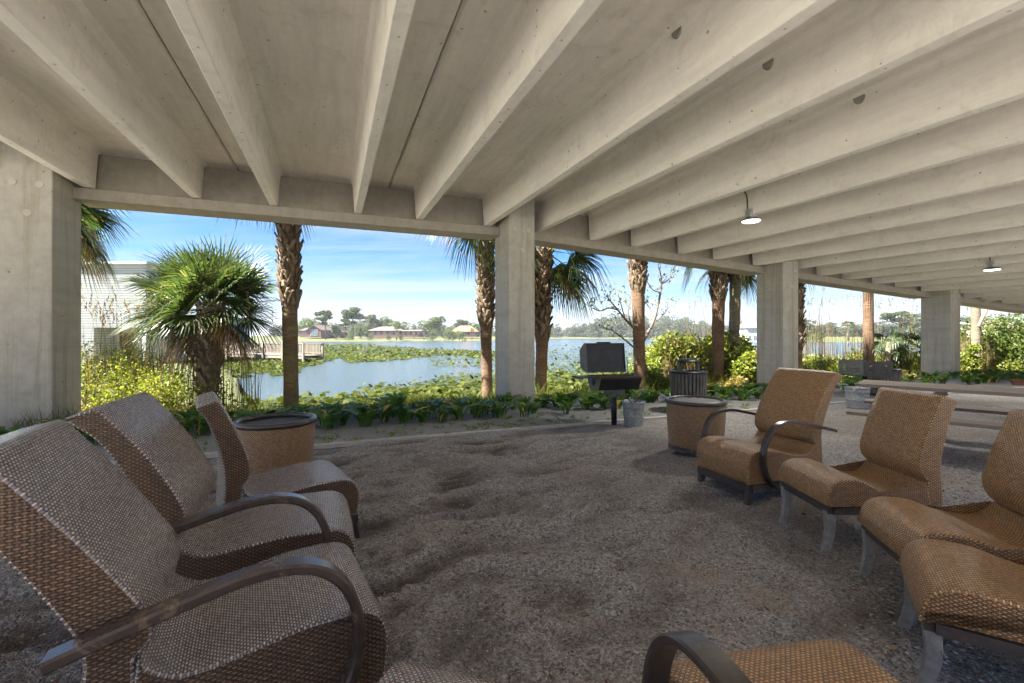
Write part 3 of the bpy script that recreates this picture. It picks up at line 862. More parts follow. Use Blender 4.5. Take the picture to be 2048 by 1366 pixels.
def chair(loc, deg, label, L_=0.70, b=0.31, zj=0.38, zt=1.04, zst=0.42, zb=0.14, wf=0.60, wb=0.60, arms=(), wick='tan', pw=1.5, armt=0.026, tall=False, th=0.10, group=None, armw=0.055, worn=False):
    e = empty('wicker_armchair' if arms else 'wicker_chair', (loc[0], loc[1], 0.0), R(deg), label, 'armchair' if arms else 'chair', group)
    wm, wsd = M['wick_' + wick], M['wick_' + wick + '_side']
    xr = (0.0, L_)
    # seat: from the back joint over the seat to the rolled front and down
    seat_top = smooth_pts([(-0.055, zj + 0.05), (0.0, zj - 0.005), (0.07, zj - 0.030), (0.20, zj - 0.018), (L_ * 0.55, zj + (zst - zj) * 0.62), (L_ - 0.20, zst - 0.002), (L_ - 0.10, zst - 0.004), (L_ - 0.035, zst - 0.035), (L_ - 0.004, zst - 0.095), (L_, zst - 0.16), (L_ - 0.012, zb + 0.03)], 5)
    prof = [tuple(p) for p in seat_top] + [(L_ - 0.014, zb), (0.3, zb), (-0.02, zb), (-0.085, zb + 0.02), (-0.075, (zj + zb) / 2)]
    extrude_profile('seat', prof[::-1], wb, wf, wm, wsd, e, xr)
    # backrest: starts behind the seat joint, bulges forward, leans back to the top
    H_ = zt - zj
    z1 = zj + 0.10
    fx = lambda u: 0.004 - (b + 0.004) * u ** pw
    front = smooth_pts([(-0.058, zj + 0.052), (-0.018, z1)] + [(fx(u), z1 + (zt - z1) * u) for u in (0.14, 0.3, 0.48, 0.66, 0.84)] + [(-b + 0.008, zt - 0.012)], 4)
    rear = smooth_pts([(-b - 0.012, zt), (-b - th + 0.01, zt - 0.028), (-b - th, zt - 0.05)] + [(fx(max(0.0, (zb + (zt - zb) * w_ - z1) / (zt - z1))) - th - 0.065 * (1 - w_) ** 0.7, zb + (zt - zb) * w_) for w_ in (0.85, 0.7, 0.55, 0.4, 0.25)] + [(-th - 0.06, zb + 0.05), (-th - 0.055, zb)], 4)
    prof = [tuple(p) for p in front] + [tuple(p) for p in rear] + [(-0.055, zb + 0.004), (-0.055, zb + 0.02), (-0.055, (zj + zb) / 2)]
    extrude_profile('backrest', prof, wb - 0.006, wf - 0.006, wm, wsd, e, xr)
    # frame band with feet
    m = MB()
    fb = zb - (0.045 if tall else 0.065)
    yb = wb / 2 - 0.012; yf = wf / 2 - 0.008
    def bar(x0, y0_, x1, y1_):
        m.beam((x0, y0_, (fb + zb) / 2 - 0.001), (x1, y1_, (fb + zb) / 2 - 0.001), 0.03, zb - fb - 0.004)
    bar(L_ - 0.025, -yf, L_ - 0.025, yf); bar(-0.14, -yb, -0.14, yb)
    bar(-0.124, -yb + 0.002, L_ - 0.042, -yf + 0.002); bar(-0.124, yb - 0.002, L_ - 0.042, yf - 0.002)
    m.build('frame', M['frame'], e)
    for sx in (0, 1):
        for sy in (-1, 1):
            x = L_ - 0.035 if sx else -0.12
            y = sy * ((wf if sx else wb) / 2 - 0.035)
            d = 1 if sx else -1
            g = MB()
            if tall:
                pts = smooth_pts([(x, fb + 0.015), (x - 0.005 * d, fb * 0.6), (x + 0.010 * d, fb * 0.25), (x + 0.035 * d, -0.03)], 4)
                ws = np.linspace(0.056, 0.040, len(pts))
                for p, w_ in zip(pts, ws):
                    for a_, b_ in ((-1, -1), (1, -1), (1, 1), (-1, 1)): g.v.append((p[0] + a_ * w_ * 0.5, y + b_ * w_ * 0.42, p[1]))
                for i in range(len(pts) - 1):
                    for k in range(4):
                        k2 = (k + 1) % 4; g.f.append((i * 4 + k, i * 4 + k2, (i + 1) * 4 + k2, (i + 1) * 4 + k))
                g.f.append((0, 1, 2, 3)[::-1]); g.f.append(tuple((len(pts) - 1) * 4 + k for k in range(4)))
                bevel(g.build('leg', M['galv_leg'], e), 0.004)
            else:
                w0_, w1_ = 0.085, 0.045
                top = [(x - w0_ / 2, y - 0.02, fb), (x + w0_ / 2 - 0.02, y - 0.02, fb), (x + w0_ / 2 - 0.02, y + 0.02, fb), (x - w0_ / 2, y + 0.02, fb)]
                bx = x + 0.02 * d
                bot = [(bx - w1_ / 2, y - 0.018, -0.03), (bx + w1_ / 2, y - 0.018, -0.03), (bx + w1_ / 2, y + 0.018, -0.03), (bx - w1_ / 2, y + 0.018, -0.03)]
                g.hexa(bot + top); bevel(g.build('leg', M['frame'], e), 0.004)
    for sd in arms:
        path = [(-0.24, 0.535), (-0.12, 0.565), (0.06, 0.605), (0.22, 0.636), (0.35, 0.638), (0.45, 0.610), (0.525, 0.545), (0.568, 0.45), (0.580, 0.35), (0.560, 0.25), (0.505, 0.165), (0.44, 0.11)]
        k = L_ / 0.70
        path = [(x * k, z) for x, z in path]
        flat_bar('armrest', path, armw, armt, sd * (wf / 2 + armw / 2 + 0.004), M['arm_worn'] if worn else M['arm'], e)
    return e
GC = 'wicker chairs set in a ring on the gravel'
chair((2.482, 4.184), -160.8, 'tan wicker armchair with two dark looped arms beside the round slatted drum table', arms=(-1, 1), L_=0.697, b=0.309, zj=0.375, zt=1.041, zst=0.414, zb=0.142, th=0.094, group=GC)
chair((2.539, 3.071), 179.0, 'armless tan wicker chair on peeled grey legs, next to the two-armed tan armchair', L_=0.572, b=0.150, zj=0.40, zt=0.987, zst=0.463, zb=0.29, wf=0.533, wb=0.504, tall=True, group=GC)
chair((2.472, 2.21), 164.3, 'armless tan wicker chair with its back cut by the right edge of the photo', L_=0.562, b=0.130, zj=0.42, zt=0.975, zst=0.45, zb=0.29, wf=0.515, wb=0.514, tall=True, group=GC)
chair((2.17, 1.62), 146.0, 'armless tan wicker chair in the lower right corner, only its seat in view', L_=0.565, b=0.130, zj=0.41, zt=0.975, zst=0.43, zb=0.285, wf=0.52, wb=0.52, tall=True, group=GC)
chair((0.85, 0.755), 101.0, 'wicker armchair at the bottom edge, showing one dark looped arm and its seat', L_=0.69, zj=0.38, zst=0.42, arms=(1,), wf=0.62, wb=0.60, armw=0.075, group=GC)
chair((-0.265, 0.62), 73.0, 'wicker chair at the bottom edge of which only a sliver of seat front shows', L_=0.72, b=0.355, zj=0.38, zt=1.02, zst=0.42, zb=0.14, wf=0.56, wb=0.56, wick='brn', group=GC)
chair((-1.156, 1.553), 30.1, 'glossy brown wicker armchair with worn looped arms at left', L_=0.650, b=0.355, zj=0.40, zt=1.063, zst=0.414, zb=0.13, wf=0.616, wb=0.60, arms=(-1, 1), wick='brn', pw=1.2, th=0.13, armt=0.034, worn=True, armw=0.07, group=GC)
chair((-1.549, 2.28), 23.3, 'armless glossy brown wicker chair behind the armchair with worn arms', L_=0.700, b=0.316, zj=0.41, zt=1.061, zst=0.41, zb=0.14, wf=0.612, wb=0.622, wick='brn', group=GC)
chair((-1.739, 2.964), 36.2, 'armless brown wicker chair seen edge-on in front of the left drum table', L_=0.640, b=0.172, zj=0.40, zt=0.986, zst=0.40, zb=0.14, wf=0.612, wb=0.576, wick='brn', group=GC)

# ================================================================== DRUM TABLES
def drum_table(loc, r, h, label, slats, wick):
    e = empty('drum_table', (loc[0], loc[1], 0), 0.4, label, 'side table', 'round wicker drum tables')
    n = 64
    prof = [(r * 0.90, 0.09), (r * 0.915, 0.13), (r * 0.955, 0.30), (r * 0.985, 0.48), (r * 0.99, h - 0.035)]
    me_v, fc, uvs = [], [], []
    arc = 0; arcs = [0]
    for a, b in zip(prof[:-1], prof[1:]): arc += math.dist(a, b); arcs.append(arc)
    for (rr, z) in prof:
        for k in range(n): a = 2 * math.pi * k / n; me_v.append((rr * math.cos(a), rr * math.sin(a), z))
    for i in range(len(prof) - 1):
        for k in range(n):
            k2 = (k + 1) % n
            fc.append((i * n + k, i * n + k2, (i + 1) * n + k2, (i + 1) * n + k))
            u0, u1 = 2 * math.pi * r * k / n, 2 * math.pi * r * (k + 1) / n
            uvs.append([(u0, arcs[i]), (u1, arcs[i]), (u1, arcs[i + 1]), (u0, arcs[i + 1])])
    me = bpy.data.meshes.new('drum'); me.from_pydata(me_v, [], fc); me.materials.append(M['wick_drum'])
    ul = me.uv_layers.new(name='UVMap'); k = 0
    for fi, p in enumerate(me.polygons):
        p.use_smooth = True
        for q_ in uvs[fi]: ul.data[k].uv = q_; k += 1
    link(bpy.data.objects.new('drum', me), e)
    m = MB(); m.lathe([(r * 0.905, 0.088), (r * 0.925, 0.088), (r * 0.925, 0.035), (r * 0.905, 0.035)], n); m.build('base_band', M['frame'], e)
    m = MB(); m.lathe([(r * 0.985, h - 0.042), (r * 1.03, h - 0.04), (r * 1.045, h - 0.02), (r * 1.03, h), (r * 0.95, h + 0.004), (r * 0.905, h - 0.004), (r * 0.90, h - 0.022)], n); m.build('rim', M['arm'], e, True)
    m = MB(); m.lathe([(0.0, h - 0.038), (r * 0.94, h - 0.038), (r * 0.94, h - 0.05), (0.0, h - 0.05)], n); m.build('tray', M['conduit'], e)
    if slats:
        m = MB()
        k = 9; wd = r * 1.72 / k
        for i in range(k):
            y = -r * 0.86 + wd * (i + 0.5); hl = math.sqrt(max(0.0, (r * 0.89) ** 2 - (abs(y) + wd * 0.4) ** 2))
            m.box(-hl, hl, y - wd * 0.44, y + wd * 0.44, h - 0.034, h - 0.014)
        bevel(m.build('table_top', M['slat_brown'], e), 0.003)
    for k in range(3):
        a = 2 * math.pi * k / 3 + 3.0
        m = MB(); x, y = math.cos(a), math.sin(a)
        m.beam((x * r * 0.86, y * r * 0.86, 0.05), (x * r * 0.97, y * r * 0.97, -0.03), 0.04, 0.03, (x, y, 0)); m.build('leg', M['galv_leg'], e)
    return e
M['slat_brown'] = simple('brown_slats', (0.085, 0.062, 0.05), 0.5, 0, 14, 0.35)
drum_table((2.16, 5.32), 0.33, 0.615, 'round tan wicker drum table with slatted brown top, beside the two-armed tan chair', True, 'tan')
drum_table((-2.13, 4.08), 0.325, 0.615, 'round wicker drum table with dark dished top, behind the brown chair seen edge-on', False, 'brn')

# ================================================================== GRILLS, BUCKETS, BINS
def pedestal_grill():
    x, y, _ = gpt(1228, 850)
    e = empty('barbecue_grill', (x, y, 0), R(15), 'black hooded barbecue grill on a post with its lid open, left of the first bucket', 'grill', 'park grills')
    m = MB(); m.tube([(0, 0, -0.1), (0, 0, 0.60)], 0.043, 20); m.build('post', M['grill'], e, True)
    m = MB(); m.box(-0.13, 0.13, -0.10, 0.10, 0.48, 0.57); m.box(-0.10, -0.03, -0.13, -0.1, 0.44, 0.52); bevel(m.build('ash_bracket', M['grill_end'], e), 0.01)
    # firebox: trough with slanted sides
    hw = 0.33
    pr = [(-0.22, 0.755), (-0.235, 0.72), (-0.15, 0.555), (0.15, 0.555), (0.235, 0.72), (0.22, 0.755)]
    pri = [(0.205, 0.752), (0.215, 0.722), (0.138, 0.575), (-0.138, 0.575), (-0.215, 0.722), (-0.205, 0.752)]
    m = MB(); pp = pr + pri; n = len(pp)
    m.v = [(-hw, a, b) for a, b in pp] + [(hw, a, b) for a, b in pp]
    m.f = [(i, (i + 1) % n, n + (i + 1) % n, n + i) for i in range(n)]
    fb = m.build('firebox', M['grill'], e)
    for sx in (-1, 1):
        m = MB(); n = 6; x0 = sx * hw; x1 = sx * (hw + 0.008)
        m.add([(x0, a, b) for a, b in pr] + [(x1, a, b) for a, b in pr], [tuple(range(6)), tuple(range(6, 12))[::-1]] + [(i, (i + 1) % 6, 6 + (i + 1) % 6, 6 + i) for i in range(6)])
        ep = m.build('end_plate', M['grill_end'], e)
        m = MB(); m.tube([(sx * (hw + 0.01), 0, 0.665), (sx * (hw + 0.02), 0, 0.665)], 0.045, 14)
        m.box(min(sx * (hw + 0.02), sx * (hw + 0.028)), max(sx * (hw + 0.02), sx * (hw + 0.028)), -0.012, 0.012, 0.61, 0.72); m.build('vent', M['grill'], ep)
    m = MB()
    for i in range(22): xx = -0.31 + 0.62 * i / 21; m.tube([(xx, -0.205, 0.735), (xx, 0.205, 0.735)], 0.005, 6)
    for yy in (-0.2, 0.2): m.tube([(-0.32, yy, 0.735), (0.32, yy, 0.735)], 0.006, 6)
    m.build('grate', M['rust'], e)
    # hood: half octagon, swung open behind the firebox
    hd = empty('lid_pivot', (0, 0, 0))
    m = MB()
    po = [(-0.225, 0.0), (-0.235, 0.06), (-0.14, 0.25), (0.14, 0.25), (0.235, 0.06), (0.225, 0.0)]
    pi_ = [(0.212, 0.0), (0.222, 0.058), (0.132, 0.238), (-0.132, 0.238), (-0.222, 0.058), (-0.212, 0.0)]
    T = Matrix.Translation((0, 0.235, 0.80)) @ Matrix.Rotation(R(-98), 4, 'X') @ Matrix.Translation((0, -0.225, 0.0))
    bpy.data.objects.remove(hd)
    pp = po + pi_; n = 12
    m.add([T @ Vector((-hw, a, b)) for a, b in pp] + [T @ Vector((hw, a, b)) for a, b in pp], [(i, (i + 1) % n, n + (i + 1) % n, n + i) for i in range(n)])
    hood = m.build('lid', M['grill'], e)
    for sx in (-1, 1):
        m = MB(); x0, x1 = sx * hw, sx * (hw + 0.008)
        m.add([T @ Vector((x0, a, b)) for a, b in po] + [T @ Vector((x1, a, b)) for a, b in po], [tuple(range(6)), tuple(range(6, 12))[::-1]] + [(i, (i + 1) % 6, 6 + (i + 1) % 6, 6 + i) for i in range(6)])
        ep = m.build('lid_end', M['grill_end'], hood)
    m = MB(); m.box(-hw + 0.012, hw - 0.012, -0.212, 0.212, 0.02, 0.028, T); m.build('lid_shade_plate', M['grill'], hood)  # added dark plate, standing in for the darkness inside the open lid
    m = MB()
    m.v = []; m.tube([T @ Vector((sx_ * 0.12, -0.24, 0.05)) for sx_ in (-1, 1)], 0.012, 8)
    m.build('lid_handle', M['grill'], hood)
    # side shelf and the front lip
    m = MB(); m.box(-hw - 0.27, -hw - 0.011, -0.20, 0.20, 0.742, 0.752); m.box(-hw - 0.275, -hw - 0.27, -0.20, 0.20, 0.72, 0.752); m.build('side_shelf', M['grill'], e)
    m = MB(); m.box(-hw, hw, -0.262, -0.232, 0.745, 0.757); m.build('lip', M['grill'], e)
    for k in range(3):
        m = MB(); m.beam((0.30 + 0.035 * k, 0.24, 0.78), (0.33 + 0.045 * k, 0.36, 1.12 - 0.05 * k), 0.012, 0.012); m.build('lid_arm', M['grill_end'], e)
    return e
gr = pedestal_grill()

def bucket(loc, r, h, label, content):
    e = empty('metal_bucket', (loc[0], loc[1], 0), 0.7, label, 'bucket', 'galvanised ash buckets')
    m = MB(); m.lathe([(0.0, 0.012), (r * 0.80, 0.012), (r * 0.815, 0.0), (r * 0.83, 0.02), (r * 0.88, h * 0.40), (r * 0.895, h * 0.41), (r * 0.89, h * 0.425), (r * 0.95, h * 0.80), (r * 0.967, h * 0.81), (r * 0.96, h * 0.83), (r * 0.99, h - 0.012), (r * 1.03, h - 0.008), (r * 1.035, h), (r * 1.0, h + 0.003), (r * 0.975, h - 0.004), (r * 0.80, 0.03), (0, 0.03)], 40)
    m.build('pail', M['galv'], e, True)
    m = MB(); pts = []
    for k in range(15):
        a = math.pi * k / 14; pts.append((r * 1.0 * math.cos(a), -r * 0.98 * math.sin(a) - 0.01, h * 0.93 - 0.17 * math.sin(a)))
    m.tube(pts, 0.004, 6); m.build('bail_handle', M['galv_leg'], e, True)
    for sx in (-1, 1):
        m = MB(); m.box(sx * r * 1.0 - 0.01, sx * r * 1.0 + 0.01, -0.02, 0.02, h * 0.86, h * 0.97); m.build('handle_lug', M['galv'], e)
    m = MB(); m.lathe([(0, h * 0.80 + 0.01), (r * 0.5, h * 0.82), (r * 0.92, h * 0.78)], 20)
    m.v = [(a, b, c + 0.012 * noise.noise(Vector((a * 20, b * 20, 0)))) for a, b, c in m.v]; m.build('contents', content, e)
    return e
bx, by, _ = gpt(1267, 852)
bucket((bx, by), 0.168, 0.375, 'galvanised steel bucket on the gravel right beside the hooded grill', M['ash'])
for k in range(5):
    o = MB(); a = 0.7 * k; o.tube([(0, 0, 0), (0.09 * math.cos(a), 0.05 * math.sin(a), 0.09), (0.20 * math.cos(a * 1.3), 0.06, 0.16 + 0.02 * k)], 0.007, 5)
sk = MB()
sk.tube([(bx - 0.03, by, 0.30), (bx + 0.06, by - 0.02, 0.42), (bx + 0.10, by, 0.50)], 0.010, 6)
sk.tube([(bx + 0.02, by + 0.02, 0.30), (bx - 0.08, by, 0.42), (bx - 0.26, by + 0.05, 0.53), (bx - 0.36, by + 0.05, 0.54)], 0.009, 6)
sk.tube([(bx - 0.08, by, 0.42), (bx - 0.20, by + 0.02, 0.47), (bx - 0.27, by + 0.04, 0.46)], 0.006, 6)
tag(sk.build('stick_bundle', M['branch'], None, True), 'dark sticks poking out of the bucket by the hooded grill', 'sticks')
bx2, by2, _ = gpt(1714, 816)
bucket((bx2, by2), 0.20, 0.39, 'galvanised bucket with green leaves above it, by the open box grill', M['ash'])

def litter_bin(loc, r, h, label, hood=True):
    e = empty('litter_bin', (loc[0], loc[1], 0), 0, label, 'litter bin', 'slatted metal litter bins')
    n = 30
    for k in range(n):
        a = 2 * math.pi * k / n + 0.05
        m = MB(); x, y = math.cos(a) * r, math.sin(a) * r
        m.beam((x * 0.93, y * 0.93, 0.06), (x, y, h - 0.02), 0.012, 2 * math.pi * r / n * 0.62, (x, y, 0.0001))
        m.v = m.v; 
        Mx = MB(); tx, ty = -math.sin(a), math.cos(a); hw = math.pi * r / n * 0.62
        b0 = [(x * 0.93 + tx * s_ * hw + math.cos(a) * d_, y * 0.93 + ty * s_ * hw + math.sin(a) * d_, 0.06) for s_, d_ in ((-1, -0.004), (1, -0.004), (1, 0.004), (-1, 0.004))]
        b1 = [(x + tx * s_ * hw + math.cos(a) * d_, y + ty * s_ * hw + math.sin(a) * d_, h - 0.02) for s_, d_ in ((-1, -0.004), (1, -0.004), (1, 0.004), (-1, 0.004))]
        Mx.hexa(b0 + b1); Mx.build('slat', M['slat'], e)
    m = MB(); m.lathe([(r * 0.98, h - 0.035), (r * 1.04, h - 0.03), (r * 1.045, h), (r * 0.80, h + 0.014), (r * 0.74, h + 0.004), (r * 0.74, h - 0.03)], 36); m.build('top_ring', M['grill'], e, True)
    m = MB(); m.lathe([(r * 0.90, 0.03), (r * 0.955, 0.03), (r * 0.965, 0.075), (r * 0.91, 0.075)], 36); m.build('base_ring', M['grill'], e, True)
    m = MB(); m.lathe([(r * 0.80, 0.05), (r * 0.84, h - 0.04)], 30); m.build('liner', M['conduit'], e, True)
    if hood:
        for sx in (-1, 1):
            m = MB(); m.box(sx * r * 0.55 - 0.022, sx * r * 0.55 + 0.022, -0.022, 0.022, h, h + 0.165); m.build('hood_post', M['slat'], e)
        m = MB(); m.lathe([(0, h + 0.225), (r * 0.30, h + 0.222), (r * 0.56, h + 0.205), (r * 0.64, h + 0.178), (r * 0.64, h + 0.165), (0, h + 0.165)], 32); m.build('hood', M['grill'], e, True)
    return e
litter_bin(((1377 - CX) / FPX * 8.1, 8.1), 0.31, 0.73, 'dark slatted litter bin with a small domed hood, behind the right drum table')
litter_bin(((1769 - CX) / FPX * 10.2, 10.2), 0.29, 0.62, 'dark slatted litter bin half hidden behind the open box grill', hood=False)

def box_grill():
    x, y = (1742 - CX) / FPX * 8.6, 8.75
    e = empty('box_grill', (x, y, 0), R(5), 'square open park grill on a post with notched steel sides, by the second bucket', 'grill', 'park grills')
    m = MB(); m.tube([(0, 0, -0.1), (0, 0, 0.60)], 0.043, 16); m.build('post', M['grill'], e, True)
    a = 0.29; z0, z1 = 0.60, 0.885
    m = MB(); m.box(-a, a, -a, a, z0, z0 + 0.012); m.build('floor_plate', M['grill'], e)
    def side(name, axis, sgn, mt):
        m = MB(); t = 0.006
        # three slots along two stations: the plate is laid out in strips around the notches
        cut = [(-0.115, 0.05), (0.115, 0.05)]
        xs = [-a, -0.19, -0.11, 0.11, 0.19, a]
        rows = [z0 + 0.013, z0 + 0.075, z0 + 0.10, z0 + 0.13, z0 + 0.155, z0 + 0.185, z0 + 0.21, z1]
        for i in range(5):
            for j in range(7):
                if i in (1, 3) and j in (1, 3, 5): continue
                u0, u1, v0, v1 = xs[i], xs[i + 1], rows[j], rows[j + 1]
                if axis == 'x': m.box(u0, u1, sgn * a - t / 2, sgn * a + t / 2, v0, v1)
                else:
                    q0, q1 = max(u0, -a + t), min(u1, a - t)
                    m.box(sgn * a - t / 2, sgn * a + t / 2, q0, q1, v0, v1)
        m.build(name, mt, e)
    side('side_plate', 'x', -1, M['grill']); side('side_plate', 'x', 1, M['grill_end']); side('side_plate', 'y', -1, M['grill_end'])
    m = MB()
    for i in range(10): yy = -0.20 + 0.4 * i / 9; m.tube([(-0.225, yy, z0 + 0.14), (0.225, yy, z0 + 0.14)], 0.006, 6)
    m.build('grate', M['rust'], e)
    m = MB(); m.tube([(-0.26, 0.10, z0 + 0.14), (-0.32, 0.10, z0 + 0.15), (-0.32, -0.10, z0 + 0.15), (-0.26, -0.10, z0 + 0.14)], 0.007, 6); m.build('grate_handle', M['rust'], e, True)
box_grill()

# ================================================================== PICNIC TABLE
def picnic_table():
    e = empty('picnic_table', (5.25, 5.45, 0), math.atan2(-0.71, 0.70), 'long weathered grey wooden picnic table with attached benches, behind the armless chairs', 'picnic table')
    # local x along the table, local y away from the eye
    x0, x1 = -0.85, 1.75
    for k in range(5):
        m = MB(); y = -0.36 + 0.147 * k
        m.box(x0 + 0.01 * (k % 2), x1, y, y + 0.138, 0.712, 0.752); bevel(m.build('top_plank', M['wood'], e), 0.004)
    for sy, nm in ((-1, 'bench_plank'), (1, 'bench_plank')):
        m = MB()
        yc = sy * 0.66
        for q_ in (-1, 1): m.box(x0 - 0.02, x1, yc + (q_ * 0.073) - 0.069, yc + q_ * 0.073 + 0.069, 0.405, 0.443)
        bevel(m.build(nm, M['wood'], e), 0.004)
    for xx in (x0 + 0.32, x1 - 0.35):
        for sy in (-1, 1):
            m = MB(); m.beam((xx + 0.045, sy * 0.24, 0.705), (xx + 0.045, sy * 0.56, -0.03), 0.04, 0.09, (0, 1, 0)); m.build('leg', M['wood'], e)
        m = MB(); m.box(xx, xx + 0.04, -0.76, 0.76, 0.30, 0.403); bevel(m.build('cross_beam', M['wood'], e), 0.004)
        m = MB(); m.box(xx, xx + 0.04, -0.32, 0.32, 0.625, 0.71); m.build('top_batten', M['wood'], e)
        d = 1 if xx < 0.5 else -1
        m = MB(); m.beam((xx + 0.05 * d, 0, 0.36), (xx + 0.52 * d, 0, 0.69), 0.04, 0.085); m.build('brace', M['wood'], e)
    return e
picnic_table()

# ================================================================== VEGETATION HELPERS
def leaf_quads(C_, D_, Nn, Ln, Wd, fold=0.0):
    """diamond leaves: centres C_, direction D_, normal Nn (arrays n,3), lengths, widths -> V,F"""
    S = np.cross(D_, Nn); S /= np.linalg.norm(S, axis=1)[:, None] + 1e-9
    a = C_ - D_ * (Ln[:, None] * 0.5); b = C_ + D_ * (Ln[:, None] * 0.5)
    m1 = C_ + S * (Wd[:, None] * 0.5) + Nn * (Wd[:, None] * fold); m2 = C_ - S * (Wd[:, None] * 0.5) + Nn * (Wd[:, None] * fold)
    V = np.stack([a, m1, b, m2], 1).reshape(-1, 3)
    n = len(C_)
    F = np.arange(n * 4).reshape(n, 4)
    return V, F
def unit(v): return v / (np.linalg.norm(v, axis=1)[:, None] + 1e-9)
def blob_leaves(blobs, n, size, seed=1, flat=1.0, shell=0.55):
    """leaves scattered through a set of ellipsoids [(cx,cy,cz,rx,ry,rz)], denser near the outside"""
    r_ = np.random.RandomState(seed)
    vol = np.array([b[3] * b[4] * b[5] for b in blobs]) ** 0.67; vol /= vol.sum()
    which = r_.choice(len(blobs), n, p=vol)
    B = np.array(blobs)[which]
    d = unit(r_.normal(size=(n, 3)))
    rad = shell + (1 - shell) * r_.rand(n) ** 0.7
    rad *= 0.86 + 0.3 * r_.rand(n)
    C_ = B[:, :3] + d * B[:, 3:6] * rad[:, None]
    Dd = unit(d * 0.7 + r_.normal(size=(n, 3)) * 0.8)
    Nn = unit(np.cross(Dd, r_.normal(size=(n, 3))) + np.array([0, 0, 0.6]))
    sz = size * (0.6 + 0.8 * r_.rand(n))
    return leaf_quads(C_, Dd, Nn, sz, sz * 0.62 * flat, 0.15)

# ------------------------------------------------------------------ palms
def fan_leaf(V, F, org, dirv, length, seed, nseg=34, petiole=0.9, droop=0.35, spread=105, width=0.034, dead=False, roll=0.9):
    r_ = np.random.RandomState(seed)
    org = np.array(org, float); d = np.array(dirv, float); d /= np.linalg.norm(d)
    side = np.cross(d, (0, 0, 1.0));
    if np.linalg.norm(side) < 0.1: side = np.array((1.0, 0, 0))
    side /= np.linalg.norm(side); up = np.cross(side, d)
    rl = r_.uniform(-1.0, 1.0) * roll; side, up = side * math.cos(rl) + up * math.sin(rl), up * math.cos(rl) - side * math.sin(rl)
    # petiole: thin 3-sided strip, sagging
    npt = 5; pts = []
    for k in range(npt):
        t = k / (npt - 1); pts.append(org + d * petiole * t + np.array((0, 0, -1.0)) * droop * 0.35 * petiole * t * t)
    hub = pts[-1]; d2 = pts[-1] - pts[-2]; d2 /= np.linalg.norm(d2)
    for k in range(npt - 1):
        w_ = 0.022 - 0.003 * k
        n = len(V); V += [pts[k] + side * w_, pts[k] - side * w_, pts[k + 1] - side * (w_ - 0.003), pts[k + 1] + side * (w_ - 0.003)]; F.append((n, n + 1, n + 2, n + 3))
    up2 = np.cross(side, d2)
    for i in range(nseg):
        ph = math.radians(-spread + 2 * spread * i / (nseg - 1) + r_.uniform(-1.5, 1.5))
        L_ = length * (0.62 + 0.38 * math.cos(ph * 0.62)) * r_.uniform(0.9, 1.08)
        dr = d2 * math.cos(ph) + side * math.sin(ph) + up2 * (0.18 * abs(math.sin(ph)))
        dr /= np.linalg.norm(dr)
        sd = np.cross(dr, up2); sd /= np.linalg.norm(sd) + 1e-9
        root = hub - d2 * 0.0
        prev = None
        tw = r_.uniform(0.1, 0.5)
        for r_k, wk in ((0.0, 0.35), (0.42, 1.0), (0.72, 0.72), (0.90, 0.35), (1.0, 0.03)):
            rr = r_k * L_
            p = root + dr * rr + np.array((0, 0, -1.0)) * (droop * L_ * (r_k ** 2.2) * (1.0 + 0.5 * (r_k > 0.8)))
            if dead: p = p + r_.normal(size=3) * 0.02
            hw = width * wk * 0.5
            off = sd * hw * math.cos(tw) + up2 * hw * math.sin(tw)
            cur = (p + off, p - off)
            if prev is not None:
                n = len(V); V += [prev[0], prev[1], cur[1], cur[0]]; F.append((n, n + 1, n + 2, n + 3))
            prev = cur
def weld_islands(V, F): return V, F
